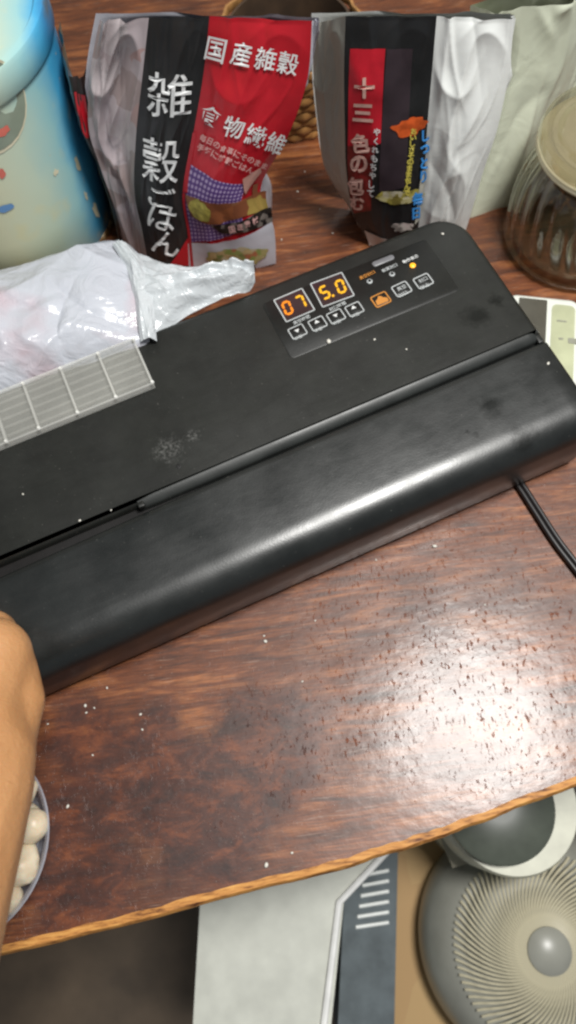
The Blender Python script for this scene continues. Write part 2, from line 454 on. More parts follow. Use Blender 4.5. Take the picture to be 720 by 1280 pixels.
# raised strip along the hinge
hs = []
for (v_, z_) in ((0.0026, 0.0617), (0.0011, 0.0608), (0.0003, 0.0598), (0.0001, 0.0585), (0.0001, 0.055), (0.0030, 0.055), (0.0066, 0.0612), (0.0064, 0.0626), (0.0056, 0.0632), (0.0046, 0.0630)):
    hs.append((v_, z_))
rings = []
for u, k in ((-0.262, .78), (-0.252, .93), (-0.2, 1), (-0.1, 1), (-0.001, 1), (0.0025, 0.9), (0.0046, 0.7)):
    rings.append([Vector((u, 0.003+(a-0.003)*k, 0.058+(b-0.058)*k)) for a, b in hs])
MB().add(*loft(rings)).obj('hinge_strip', black_plastic('sheen_hinge_plastic', base=(0.019, 0.021, 0.020), rough=0.42, spec=0.5), seal, local=True, angle=30)  # lighter base colour paints in the lamp's sheen on the raised bevel
# front lid, crowned and rolled over at the front
def lid_profile(u):
    t = min(1, max(0, (-u-0.215)/0.16)); g = -0.0010 - 0.0028*t      # the gap opens towards the held end
    drop = -0.0010*t
    pts = [(g, 0.050), (g, 0.0580), (g-0.0004, 0.0590), (g-0.0013, 0.0597)]
    # nearly flat crown whose slope grows smoothly into the rolled front edge
    v, z = g-0.0013, 0.0597; nf = 14; L1 = (0.0445+v)/nf
    for k in range(1, nf+1):
        sl = R(2.5)*(k/nf)**2; v -= L1*math.cos(sl); z -= L1*math.sin(sl); pts.append((v, z))
    nr = 30; L2 = 0.0300/nr
    for k in range(1, nr+1):
        sl = R(2.5+84*((k-0.5)/nr)**1.35); v -= L2*math.cos(sl); z -= L2*math.sin(sl); pts.append((v, z))
    v1, z1 = pts[-1]
    pts += [(v1-0.0006, z1-.009), (v1-0.0006, z1-.015), (v1+0.0002, z1-.021), (v1+0.0014, 0.0075), (v1+0.0036, 0.0048), (v1+0.0060, 0.0046), (v1+0.0075, 0.030), (-0.02, 0.047)]
    return [Vector((u, a, b+drop*(1 if b > 0.03 else 0))) for a, b in pts]
def inset(ring, d, u):
    n = len(ring); out = []
    cx = sum(p.y for p in ring)/n; cz = sum(p.z for p in ring)/n
    for k, p in enumerate(ring):
        a = ring[k-1]; b = ring[(k+1) % n]; t = Vector((0, b.y-a.y, b.z-a.z)); t.normalize()
        nn = Vector((0, -t.z, t.y))
        out.append(Vector((u, p.y+nn.y*d, p.z+nn.z*d)))
    return out
us = [UL+.003] + [UL+0.003+(UR-0.001-UL-0.003)*k/40 for k in range(1, 41)]
# the right end leaves the front slightly wider, as moulded
rings = [lid_profile(u) for u in us]
sgn = 1
test = inset(rings[0], 0.002, 0); 
if max(p.z for p in test) > max(p.z for p in rings[0]): sgn = -1
e0 = lid_profile(us[0]); e1 = lid_profile(us[-1])
rings = [inset(e0, sgn*.0026, UL+.0003), inset(e0, sgn*.0008, UL+.001)] + rings + [inset(e1, sgn*.0004, UR+.0002), inset(e1, sgn*.0014, UR+.0012), inset(e1, sgn*.0028, UR+.0016)]
MB().add(*loft(rings)).obj('front_lid', M_lid, seal, local=True, angle=50)
MB().box(0.0040, UR-.0006, -0.0016, 0.0056, 0.050, 0.0606, 0.0008).obj('hinge_end', M_blk, seal, local=True)
# notch on the hinge, screw hole in the cover
c = D(178, 634, .061)
MB().box(c.x-.002, c.x+.002, 0.0000, 0.0036, 0.0600, 0.0637, 0.0006).obj('hinge_notch', M_blk, seal, local=True)
M_hole = simple('dark_hole', (0.002, 0.002, 0.002), 0.6)
c = D(223, 583)
MB().add(*lathe((c.x, c.y, ZT), [(0.0016, 0.0), (0.0016, 0.0002), (0.0011, 0.0003), (0.0009, 0.0001)], 16)).obj('screw_plug', M_hole, seal, local=True)

# --- control panel
def S_panel(u, v): return Vector((u, v, ZT))
pa, pb, pc, pd = D(334, 372), D(545, 299), D(573, 367), D(352, 450)
M_panel = black_plastic('panel_film', base=(0.0085, 0.009, 0.008), rough=0.40)
pu0, pu1 = (pa.x+pd.x)/2, (pb.x+pc.x)/2-0.002
pv1, pv0 = (pa.y+pb.y)/2, (pc.y+pd.y)/2
panel = MB().add(*slab(rrect(pu0, pu1, pv0, pv1, .003, 5), [(ZT-.0004, 0), (ZT+.0001, 0), (ZT+.00015, .0001)])).obj('control_panel', M_panel, seal, local=True)
ZP = ZT+.00015
M_line = simple('pale_print', (0.42, 0.44, 0.44), 0.5, 0.1)
M_white = simple('white_print', (0.62, 0.63, 0.62), 0.5, 0.1)
M_win = simple('display_window', (0.030, 0.012, 0.014), 0.12, 0.2)
M_dig = glow('lit_digit_yellow', (1.0, 0.50, 0.02), 1.35)
M_dig2 = glow('lit_digit_orange', (1.0, 0.28, 0.015), 1.35)
M_led = glow('lit_indicator', (1.0, 0.42, 0.02), 2.2)
M_or = simple('orange_print', (0.50, 0.20, 0.03), 0.5, 0.1)
def frame(name, c, w_, h_, t, r, z0, z1, mat, parent, ang=0.0):
    """rounded rectangular ring lying on the panel"""
    o = rrect(-w_/2, w_/2, -h_/2, h_, 0) if False else rrect(-w_/2, w_/2, -h_/2, h_/2, r, 4)
    def rg(i, z): return [Vector((cx+dx*(q-i), cy+dy*(q-i), z)) for cx, cy, dx, dy, q in o]
    rings_ = [rg(0, z0), rg(0, z1), rg(t, z1), rg(t, z0)]
    v, f = loft(rings_, False, False)
    mt = Matrix.Translation((c[0], c[1], 0)) @ Matrix.Rotation(ang, 4, 'Z')
    return MB().add([mt @ p for p in v], f).obj(name, mat, parent, local=True, angle=30)
def seg_digit(code, c, w_, h_, t, ang, mat, parent, name='digit', dot=False):
    mb = MB()
    segs = {'a': (0, h_/2, 1), 'g': (0, 0, 1), 'd': (0, -h_/2, 1), 'f': (-w_/2, h_/4, 0), 'b': (w_/2, h_/4, 0), 'e': (-w_/2, -h_/4, 0), 'c': (w_/2, -h_/4, 0)}
    for k in code:
        x, y, hz = segs[k]; L = (w_ if hz else h_/2)/2-0.0002
        pts = [(-L, 0), (-L+t/2, t/2), (L-t/2, t/2), (L, 0), (L-t/2, -t/2), (-L+t/2, -t/2)]
        if not hz: pts = [(b, a) for a, b in pts]
        lo = [Vector((x+a+0.10*(y+b), y+b, 0)) for a, b in pts]
        mb.add(*loft([lo, [p+Vector((0, 0, .00035)) for p in lo]], True, True))
    if dot: mb.add(*lathe((w_/2+0.0016, -h_/2, 0), [(0.0009, 0), (0.0009, .00035)], 10))
    mt = Matrix.Translation((c[0], c[1], ZP+.0002)) @ Matrix.Rotation(ang, 4, 'Z')
    mb.v = [mt @ p for p in mb.v]
    return mb.obj(name, mat, parent, local=True, smooth=False)
# two windows; each window tilts with the print
for quad, digs in ((((343, 375), (380, 359), (392, 389), (356, 404)), (('abcdef', 0.27, M_dig2, False), ('abc', 0.72, M_dig, False))),
                   (((388, 354), (430, 340), (441, 370), (402, 386)), (('afgcd', 0.27, M_dig, True), ('abcdef', 0.76, M_dig, False)))):
    q = [D(*p, ZP) for p in quad]; cen = (q[0]+q[1]+q[2]+q[3])/4
    ux = (q[1]-q[0]+q[2]-q[3])/2; uy = (q[0]-q[3]+q[1]-q[2])/2; ang = math.atan2(ux.y, ux.x)
    w_, h_ = ux.length, uy.length
    mt = Matrix.Translation((cen.x, cen.y, 0)) @ Matrix.Rotation(ang, 4, 'Z')
    mb = MB().box(-w_/2+.0006, w_/2-.0006, -h_/2+.0006, h_/2-.0006, ZP-.0001, ZP+.00015); mb.v = [mt @ p for p in mb.v]
    wn = mb.obj('display', M_win, seal, local=True, smooth=False)
    frame('display_frame', cen, w_, h_, .0008, .001, ZP-.0001, ZP+.0004, M_line, wn, ang)
    for code, fx, mat, dot in digs:
        p = cen+Vector((math.cos(ang), math.sin(ang), 0))*(fx-0.5)*w_
        seg_digit(code, p, 0.0046, 0.0094, 0.0015, ang, mat, wn, dot=dot)
def S_flat(z): return lambda u, v: Vector((u, v, z))
def lab(parent, text, px, py, size, ang, mat, name='lettering'):
    p = D(px, py, ZP); n_ = len(text)*0.5
    x = p.x-math.cos(ang)*size*n_; y = p.y-math.sin(ang)*size*n_
    mb = MB(); gv, gf = glyphs(text, 0.012); ca, sa = math.cos(ang), math.sin(ang)
    mb.add([Vector((x+(q.x*ca-q.y*sa)*size, y+(q.x*sa+q.y*ca)*size, ZP+.0007)) for q in gv], gf)
    return mb.obj(name, mat, parent, local=True, smooth=False)
PA = R(3.0)
# arrow buttons
for k, (px, py) in enumerate(((372, 415), (397, 405), (420, 396), (443, 387))):
    c = D(px, py, ZP)
    b = MB().add(*slab(rrect(c.x-.0050, c.x+.0050, c.y-.0042, c.y+.0042, .0012, 4), [(ZP-.0001, 0), (ZP+.00025, 0), (ZP+.0004, .0003)])).obj('button', M_panel, seal, local=True)
    frame('outline', c, 0.0106, 0.0090, .0007, .0013, ZP+.0002, ZP+.0006, M_line, b, PA)
    s = -1 if k % 2 == 0 else 1
    tri = [(-.0017, -s*.0006), (.0017, -s*.0006), (0, s*.0019)]
    mb = MB(); lo = [Vector((c.x+a, c.y+.0011+bb, ZP+.0004)) for a, bb in tri]
    mb.add(*loft([lo, [p+Vector((0, 0, .0002)) for p in lo]])).obj('arrow', M_white, b, local=True, smooth=False)
    lab(b, '時間', px+2, py+9, .0026, PA, M_line)
lab(panel, '真空時間', 378, 402, .0030, PA, M_line); lab(panel, '封口時間', 423, 385, .0030, PA, M_line)
# function buttons
for k, (px, py, t1, t2) in enumerate(((476, 375, '', ''), (502, 362, '真空', '封口'), (529, 352, '封口', '停止'))):
    c = D(px, py, ZP)
    b = MB().add(*slab(rrect(c.x-.0054, c.x+.0054, c.y-.0044, c.y+.0044, .0014, 4), [(ZP-.0001, 0), (ZP+.00025, 0), (ZP+.0004, .0003)])).obj('button', M_panel, seal, local=True)
    frame('outline', c, 0.0114, 0.0096, .0008, .0016, ZP+.0002, ZP+.0006, M_or if k == 0 else M_line, b, PA)
    if k == 0:
        mb = MB(); lo = [Vector((c.x+a*.001, c.y+bb*.001, ZP+.0004)) for a, bb in ((-4.2, -3.2), (4.2, -3.2), (4.4, -.4), (2.2, .8), (1.0, 2.6), (-.6, 3.0), (-1.8, 1.2), (-3.6, .4))]
        mb.add(*loft([lo, [p+Vector((0, 0, .0002)) for p in lo]])).obj('pictogram', M_or, b, local=True, smooth=False)
    else:
        lab(b, t1, px+1, py, .0033, PA, M_line); lab(b, t2, px+3, py+8, .0033, PA, M_line)
# indicators
for px, py, t, mt_, mat in ((462, 352, '真空封口', M_or, M_line), (490, 343, '軟質封口', M_line, M_line), (516, 332, '動作表示', M_white, M_led)):
    c = D(px, py, ZP)
    led = MB().add(*lathe((c.x, c.y, ZP), [(0.0019, 0), (0.0019, .0004), (0.0015, .0007), (0.0006, .0010)], 16)).obj('indicator', mat, seal, local=True)
    if mat is M_line:
        MB().add(*lathe((c.x, c.y, ZP+.0007), [(0.0011, 0), (0.0009, .0006)], 12)).obj('lens', M_panel, led, local=True)
    lab(led, t, px-2, py-6, .0029, PA, mt_)
c = D(479, 326, ZP)
bd = MB().add(*slab(rrect(c.x-.0078, c.x+.0078, c.y-.0020, c.y+.0020, .0017, 5), [(ZP-.0001, 0), (ZP+.00025, 0), (ZP+.0004, .0002)]))
bd.obj('badge', simple('grey_badge', (0.16, 0.16, 0.17), 0.35), seal, local=True)

# ================================================================== CLEAR TRAY on the sealer
t0, t1 = D(171, 424, .066), D(188, 483, .066)
tray_l = D(5, 555, .066)
tl = [D(29, 477, .066), D(76, 459, .066), D(124, 442, .066)]
v0t, v1t = t1.y, t0.y; ur = (t0.x+t1.x)/2
cu = [ur, (tl[2].x+D(144, 498, .066).x)/2, (tl[1].x+D(97, 517, .066).x)/2, (tl[0].x+D(49, 537, .066).x)/2, tray_l.x+0.002, tray_l.x-0.020]
v0t = (t1.y+tray_l.y)/2
M_tray = milky('clear_milky_plastic', (0.66, 0.66, 0.62), 0.125, 0.20)
M_tray2 = milky('clear_plastic_wall', (0.76, 0.76, 0.72), 0.30, 0.2)
M_stud = milky('white_stud', (0.8, 0.8, 0.77), 0.8, 0.2)
tray = thing('clear_plastic_tray', 'flat clear plastic divided tray resting on the back edge of the black vacuum sealer', 'tray', Sm @ Vector(((cu[0]+cu[-1])/2, (v0t+v1t)/2, ZT)), th)
def tr(mb, name, mat):
    mb.v = [Sm @ p for p in mb.v]; return mb.obj(name, mat, tray)
tr(MB().box(cu[-1], cu[0], v0t, v1t, ZT+.0006, ZT+.0014, 0), 'bottom_sheet', M_tray)
for u in cu: tr(MB().box(u-.0007, u+.0007, v0t+.0005, v1t-.0005, ZT+.0015, ZT+.0062, .0003), 'divider', M_tray2)
for vv in (v0t, v1t): tr(MB().box(cu[-1]-.0006, cu[0]+.0006, vv-.0008, vv+.0008, ZT+.0006, ZT+.0060, .0003), 'rim', M_tray2)
for i in range(len(cu)-1):
    for k in range(1, 6):
        vv = v0t+(v1t-v0t)*k/6
        tr(MB().box(cu[i+1]+.0012, cu[i]-.0012, vv-.0006, vv+.0006, ZT+.00145, ZT+.0034, .0003), 'rib', M_tray)
for u in cu:
    for vv in (v0t+.0006, v1t-.0006): tr(MB().sphere((u, vv, ZT+.0058), .0013, 8), 'stud', M_stud)
lidv, lidf, _ = grid_mesh(lambda a, b: Sm @ Vector((cu[-1]+(cu[0]-cu[-1])*a, v0t+(v1t-v0t)*b, ZT+.0072+0.0006*noise.noise(Vector((a*9, b*3, 2))))), 40, 10)
build('cover_sheet', lidv, lidf, milky('thin_clear_film', (0.66, 0.66, 0.60), 0.14, 0.12, 0.6, 160), tray)

# ================================================================== WHITE PLASTIC BAG
s_ = NT('white_carrier_plastic'); v_ = s_.coord()
tint = s_.ramp(s_.noise(v_, 22, 3), [(0.52, (0.47, 0.49, 0.54)), (0.72, (0.47, 0.38, 0.42))])
s_.set(Base_Color=tint, Roughness=0.24, Subsurface_Weight=0.15, Subsurface_Radius=(0.01, 0.01, 0.01), Subsurface_Scale=0.4,
       Normal=s_.bump(s_.noise(s_.coord('Object', (1, 1, 1)), 40, 3, 0.5, 2.4), 0.34, 0.006)); M_bag = s_.m
s_ = NT('white_carrier_plastic_handle'); v_ = s_.coord()
s_.set(Base_Color=(0.50, 0.53, 0.55), Roughness=0.22, Normal=s_.bump(s_.noise(v_, 90, 3, 0.5, 2.0), 0.35, 0.0035)); M_bagh = s_.m
bag = thing('plastic_bag', 'crumpled white plastic carrier bag behind the vacuum sealer, with something pinkish inside', 'plastic bag', P(70, 380))
bpx = [(-75, 500, .058), (-95, 420, .04), (-55, 362, .035), (0, 346, .035), (60, 326, .035), (105, 311, .04), (146, 301, .045), (172, 316, .055), (186, 345, .06), (192, 390, .062), (194, 432, .058), (150, 456, .054), (90, 480, .052), (30, 502, .050), (-20, 520, .05)]
bp = [P(x, y, z) for x, y, z in bpx]
bp2 = bp+[bp[0]]
cb = P(60, 400, .082)
cr1 = creases(3, 28, 0.09, 0.011, 0.0085); cr2 = creases(9, 40, 0.09, 0.0060, 0.0028)
v = []; f = []; NA, NR = 220, 90
def bdy(t):
    n = len(bp); x = (t % 1)*n; i = int(x); f_ = x-i
    a, b, c, d = bp[(i-1) % n], bp[i], bp[(i+1) % n], bp[(i+2) % n]
    return 0.5*((2*b)+(c-a)*f_+(2*a-5*b+4*c-d)*f_*f_+(3*b-a-3*c+d)*f_**3)
for k in range(NR+1):
    r = k/(NR-8) 
    for j in range(NA):
        B = bdy(j/NA)
        if r <= 1:
            q = cb+(B-cb)*r; q = Vector((q.x, q.y, 0))
            x, y = q.x-cb.x, q.y-cb.y
            z = B.z+(cb.z-B.z)*(1-r**2.6)+(cr1(x, y)+cr2(x, y))*(1-0.5*r)*min(1, (1-r)*8+0.15)
            q.z = z
        else:
            e = (r-1)/(NR/(NR-8)-1); q = cb+(B-cb)*(1+0.015*math.sin(e*math.pi)); q.z = B.z*(1-e)+0.001
            if e > 0: q.z = max(0.001, q.z)
        v.append(q)
f = [(k*NA+j, k*NA+(j+1) % NA, (k+1)*NA+(j+1) % NA, (k+1)*NA+j) for k in range(NR) for j in range(NA)]
build('bag_body', v, f, M_bag, bag, angle=180)
# folded ridge down the right side of the bag
def sheet(name, upper, lower, mat, parent, arch, seed, nu=90, nv=50, am=0.003, fa=0.0018, ff=17):
    U_ = [P(*p) for p in upper]; L_ = [P(*p) for p in lower]; h1 = creases(seed, 16, 0.5, 0.06, am*1.6); h2 = creases(seed+1, 40, 0.5, 0.03, am*0.8)
    def S(a, b):
        b2 = b
        A_ = crom(U_, a); B_ = crom(L_, a); p = A_*(1-b2)+B_*b2
        # folds run along the length and gather at the far end
        fold = fa*math.sin(b*ff+2*math.sin(a*5+seed))*(0.4+0.6*a)
        p.z += arch*math.sin(math.pi*b)+(h1(a-0.5, b-0.5)+h2(a-0.5, b-0.5))+fold
        return p
    v, f, uv = grid_mesh(S, nu, nv)
    return build(name, v, f, mat, parent, angle=180)
sheet('handle', [(160, 312, .058), (200, 328, .060), (236, 336, .060), (275, 330, .062), (308, 329, .064), (320, 338, .064)],
      [(184, 428, .060), (206, 412, .060), (234, 394, .062), (268, 378, .064), (304, 364, .066), (319, 352, .066)], M_bagh, bag, 0.012, 5)
sheet('side_fold', [(140, 306, .066), (160, 340, .070), (168, 380, .070), (176, 428, .066)],
      [(162, 306, .066), (186, 340, .068), (192, 380, .070), (196, 426, .066)], M_bagh, bag, 0.004, 15, 60, 30, 0.001, 0.0007, 9)

# ================================================================== BISCUIT TIN
A1, A2, A3 = P(136, 292), P(95, 317), P(50, 334)
def circ(a, b, c):
    d = 2*(a.x*(b.y-c.y)+b.x*(c.y-a.y)+c.x*(a.y-b.y))
    ux = ((a.x**2+a.y**2)*(b.y-c.y)+(b.x**2+b.y**2)*(c.y-a.y)+(c.x**2+c.y**2)*(a.y-b.y))/d
    uy = ((a.x**2+a.y**2)*(c.x-b.x)+(b.x**2+b.y**2)*(a.x-c.x)+(c.x**2+c.y**2)*(b.x-a.x))/d
    return Vector((ux, uy, 0))
TR = 0.078
d12 = (A2-A1)
tcn = A1+Vector((-TR*0.93, TR*0.37, 0))
s_ = NT('printed_tin')
gx = s_.n('ShaderNodeSeparateXYZ'); tco = s_.n('ShaderNodeTexCoord'); s_.l(tco.outputs['Object'], gx.inputs[0])
nz = s_.noise(s_.coord(), 22, 3)
q = gx.outputs[0]; q = s_.math('ADD', q, s_.math('MULTIPLY', s_.math('SUBTRACT', nz, 0.5), 0.018))
q = s_.math('DIVIDE', s_.math('ADD', q, 0.08), 0.16)
colr = s_.ramp(q, [(0.62, (0.58, 0.58, 0.40)), (0.80, (0.48, 0.58, 0.46)), (0.90, (0.30, 0.54, 0.56)), (0.955, (0.06, 0.36, 0.62)), (0.99, (0.03, 0.22, 0.46)), (1.0, (0.08, 0.14, 0.2))])
pt = s_.ramp(s_.noise(s_.coord(), 34, 2), [(0.60, 0.0), (0.70, 1.0)])
colr = s_.mix(s_.math('MULTIPLY', pt, 0.45), colr, (0.62, 0.56, 0.30))
rst = s_.ramp(s_.noise(s_.coord(), 70, 4), [(0.70, 0.0), (0.73, 1.0)])
colr = s_.mix(s_.math('MULTIPLY', rst, 0.8), colr, (0.55, 0.48, 0.32))
s_.set(Base_Color=colr, Roughness=0.32, Metallic=0.0, Normal=s_.bump(s_.noise(s_.coord(), 30, 3), 0.15, 0.002)); M_tin = s_.m
s_ = NT('rusty_rim'); v_ = s_.coord()
s_.set(Base_Color=s_.ramp(s_.noise(v_, 130, 5), [(0.35, (0.06, 0.03, 0.015)), (0.5, (0.28, 0.15, 0.05)), (0.62, (0.55, 0.45, 0.30))]), Roughness=0.55, Metallic=0.3); M_rust = s_.m
tin = thing('biscuit_tin', 'round printed tin in cream and blue with rusty bottom rim left of the rice bag', 'tin', tcn)
MB().add(*lathe(tcn, [(TR-.0015, .004), (TR, .0065), (TR, .05), (TR, .1), (TR, .152)], 96)).obj('body', M_tin, tin)
MB().add(*lathe(tcn, [(TR-.003, 0.0), (TR+.0003, 0.0), (TR+.0012, .002), (TR+.0004, .0055), (TR-.002, .0065)], 96)).obj('bottom_rim', M_rust, tin)
MB().add(*lathe(tcn, [(TR+.0012, .1475), (TR+.0022, .149), (TR+.0022, .164), (TR+.001, .1665), (TR-.004, .167), (TR-.006, .165), (0.02, .165)], 96)).obj('lid', M_tin, tin)
def S_tin(a, z): return tcn+Vector((TR*math.cos(a), TR*math.sin(a), z))
def tinpos(px, py):
    best = None
    for i in range(200):
        a = -math.pi+math.pi*i/200*1.1
        for k in range(60):
            z = k*0.17/60; p = S_tin(a, z); 
            r = np.array([p.x, p.y, p.z-H]); cz = r@np.array([xa[2], ya[2], -dn[2]]); x_ = r@np.array([xa[0], ya[0], -dn[0]]); y_ = r@np.array([xa[1], ya[1], -dn[1]])
            e = (360+F*x_/cz-px)**2+(640+F*y_/cz-py)**2
            if best is None or e < best[0]: best = (e, a, z)
    return best[1], best[2]
def disc_on_tin(name, px, py, ra, rz, mat, off=.0005, wob=0.0, seed=0):
    a0, z0 = tinpos(px, py); n = 28; mb = MB(); vs_ = [on(S_tin, a0, z0, off)]; 
    for j in range(n):
        t = 2*math.pi*j/n; k = 1+wob*noise.noise(Vector((math.cos(t)*1.5, math.sin(t)*1.5, seed)))
        vs_.append(on(S_tin, a0+ra*k*math.cos(t)/TR, z0+rz*k*math.sin(t), off))
    mb.add(vs_, [(0, 1+j, 1+(j+1) % n) for j in range(n)]); return mb.obj(name, mat, tin)
M_cream = simple('cream_print', (0.62, 0.58, 0.42), 0.4); M_greyp = simple('grey_green_print', (0.22, 0.26, 0.20), 0.35)
disc_on_tin('printed_disc', -20, 140, .030, .030, M_cream, .0004); disc_on_tin('printed_disc', -20, 138, .0275, .0275, M_greyp, .0007)
for px, py, a, b, sd in ((97, 205, .0022, .006, 1), (106, 244, .0014, .0035, 2), (119, 262, .003, .006, 3), (68, 214, .002, .0025, 4)):
    disc_on_tin('paint_chip', px, py, a, b, M_cream, .0004, .8, sd)
M_redp = simple('red_print', (0.60, 0.14, 0.10), 0.4)
disc_on_tin('printed_spot', 2, 214, .003, .003, M_redp, .0005, .5, 6); disc_on_tin('printed_spot', 4, 165, .0045, .003, M_redp, .0009, .5, 7)
disc_on_tin('printed_patch', 6, 259, .006, .0028, simple('blue_print', (0.12, 0.26, 0.50), 0.4), .0005, .3, 8)

# ================================================================== RICE BAG
gB, gD, gA = P(186, 334), P(342, 330), P(157, 312)
def colm(pts, A, B, lean, push=None):
    out = []
    for k, (x, y) in enumerate(pts):
        p = PV(x, y, A, B, lean)
        out.append(p)
    return out
lean = 0.10
front_line = (gB, gD)
cB = colm([(186, 334), (178, 290), (168, 240), (170, 170), (178, 95), (186, 22)], *front_line, lean)
cC = colm([(241, 336), (236, 290), (229, 240), (242, 165), (254, 95), (262, 20)], *front_line, lean)
cD = colm([(342, 330), (340, 285), (326, 235), (360, 170), (384, 100), (390, 26)], *front_line, lean)
gA2 = gA+Vector((0.05, 0, 0))
cA = colm([(157, 312), (144, 262), (124, 205), (111, 161), (102, 95), (100, 30)], gA, gA2, 0.0)
for k in range(4, 6): cA[k] = cA[k].lerp(cB[k]+Vector((-0.02, 0.004, 0)), 0.3*(k-3))
cE = [p+Vector((0.004, 0.050*(1-k/5.2), 0)) for k, p in enumerate(cD)]
cG = [p+Vector((-0.002, 0.006, 0)) for p in cA]
crb = creases(21, 22, 0.5, 0.07, 0.0028); crf = creases(22, 30, 0.5, 0.035, 0.0008)
def mkS(cl, crr, bulge, seed, camp=1.0):
    def S(u, v):
        p = crom(cl, v).lerp(crom(crr, v), u)
        n = (crom(crr, v)-crom(cl, v)).cross(Vector((0, 0, 1))).normalized()
        e = min(1, max(0, min(u, 1-u))*8)
        return p+n*(bulge*math.sin(math.pi*min(1, max(0, u)))*math.sin(math.pi*min(1, v*0.9+0.12))+e*camp*(crb(u-0.5+seed, v-0.5)+crf(u-0.5, v-0.5+seed)))
    return S
S_strip = mkS(cB, cC, 0.004, 0.0, 0.55); S_front = mkS(cC, cD, 0.010, 0.1, 0.5); S_gus = mkS(cA, cB, -0.006, 0.2, 1.6)
S_side = mkS(cD, cE, -0.008, 0.0); S_back = mkS(cE, cG, 0.015, 0.1)
rice = thing('rice_bag', 'standing bag of mixed grain rice with black strip, red panel and purple checks', 'food bag', P(250, 325))
M_bagblk = simple('black_film', (0.016, 0.017, 0.018), 0.36, 0.3, 60, 0.15, 90)
M_red = simple('red_film', (0.46, 0.012, 0.022), 0.33, 0.15, 60, 0.15, 90)
M_pur = film('purple_checked_film', ((0.44, 0.34, 0.56), (0.10, 0.045, 0.20)), rough=0.35, checks=(15, 16))
M_gus = film('grey_brown_photo_film', ((0.42, 0.35, 0.36), (0.46, 0.40, 0.42), (0.32, 0.25, 0.24), (0.50, 0.45, 0.46), (0.42, 0.26, 0.24)), 55, 0.3)
M_wfilm = simple('white_film', (0.56, 0.56, 0.62), 0.33, 0.12, 40, 0.25, 90)
M_bean = film('bean_photo_film', ((0.22, 0.075, 0.035), (0.30, 0.10, 0.04), (0.16, 0.06, 0.03), (0.40, 0.30, 0.08), (0.26, 0.12, 0.06)), 70, 0.3)
M_salad = film('salad_photo_film', ((0.42, 0.38, 0.16), (0.24, 0.34, 0.08), (0.55, 0.48, 0.32), (0.46, 0.12, 0.06), (0.14, 0.22, 0.06), (0.58, 0.44, 0.22)), 190, 0.3)
M_dkph = film('dark_photo_film', ((0.012, 0.010, 0.010), (0.03, 0.024, 0.02), (0.015, 0.012, 0.012), (0.20, 0.17, 0.15)), 240, 0.3)
M_pink = simple('pale_pink_film', (0.60, 0.33, 0.28), 0.35, 0.1)
for S, nm, mt_, nu in ((S_strip, 'black_panel', M_bagblk, 26), (S_front, 'front_panel', M_red, 46), (S_gus, 'side_gusset', M_gus, 24), (S_side, 'side_gusset', M_wfilm, 20), (S_back, 'back_panel', M_wfilm, 30)):
    v, f, uv = grid_mesh(S, nu*2, 180); build(nm, v, f, mt_, rice, uvs=uv, angle=180)
def uvof(S, px, py):
    """u, v on surface S seen at the pixel (coarse search, then refined)"""
    def pr(u, v):
        p = S(u, v); r = np.array([p.x, p.y, p.z-H])
        cz = r@np.array([xa[2], ya[2], -dn[2]]); return 360+F*(r@np.array([xa[0], ya[0], -dn[0]]))/cz, 640+F*(r@np.array([xa[1], ya[1], -dn[1]]))/cz
    u, v = 0.5, 0.5; e = 1e-3
    for _ in range(14):
        x, y = pr(u, v); xu, yu = pr(u+e, v); xv, yv = pr(u, v+e)
        J = np.array([[(xu-x)/e, (xv-x)/e], [(yu-y)/e, (yv-y)/e]])
        try: s_ = np.linalg.solve(J, [px-x, py-y])
        except Exception: break
        u += float(np.clip(s_[0], -.2, .2)); v += float(np.clip(s_[1], -.2, .2)); u = min(1.2, max(-.2, u)); v = min(1.1, max(-.1, v))
    return u, v
def smoothS(cl, crr, bulge):
    def S(u, v):
        p = crom(cl, v).lerp(crom(crr, v), u); n = (crom(crr, v)-crom(cl, v)).cross(Vector((0, 0, 1))).normalized()
        return p+n*(bulge*math.sin(math.pi*min(1, max(0, u)))*math.sin(math.pi*min(1, v*0.9+0.12)))
    return S
Q = lambda S, pts: [uvof(S, *p) for p in pts]
sF = smoothS(cC, cD, 0.010); sS = smoothS(cB, cC, 0.004)
# printed areas of the front, corners given as seen
patch('purple_panel', S_front, Q(sF, [(236, 203), (309, 228), (306, 286), (236, 303)]), M_pur, rice, .0003)
patch('bean_photo', S_front, Q(sF, [(232, 242), (333, 238), (336, 262), (240, 270)]), M_bean, rice, .0006, 24, 10, edge=lambda u, v, a, b: (u, v-0.015*math.sin(a*7)*(b) ))
patch('bean_photo', S_front, Q(sF, [(316, 230), (322, 228), (338, 268), (322, 260)]), M_bean, rice, .0007, 10, 10)
patch('dark_photo', S_front, Q(sF, [(262, 280), (339, 258), (341, 277), (280, 292)]), M_dkph, rice, .0009)
patch('white_panel', S_front, Q(sF, [(235, 303), (340, 276), (345, 328), (236, 339)]), M_wfilm, rice, .0011)
def oval(u, v, a, b): return u, v
def ellipse_patch(name, S, cu_, cv_, ru, rv, mat, parent, off, seed=0, wob=0.3):
    n = 36; vs_ = []; f = []
    for k in range(5):
        for j in range(n):
            t = 2*math.pi*j/n; q = (k/4)*(1+wob*noise.noise(Vector((math.cos(t)*2, math.sin(t)*2, seed))))
            vs_.append(on(S, cu_+ru*q*math.cos(t), cv_+rv*q*math.sin(t), off))
    f = [(k*n+j, k*n+(j+1) % n, (k+1)*n+(j+1) % n, (k+1)*n+j) for k in range(4) for j in range(n)]
    return build(name, vs_, f, mat, parent)
u_, v_ = uvof(sF, 295, 322); ellipse_patch('salad_photo', S_front, u_, v_, 0.36, 0.055, M_salad, rice, .0016, 3)
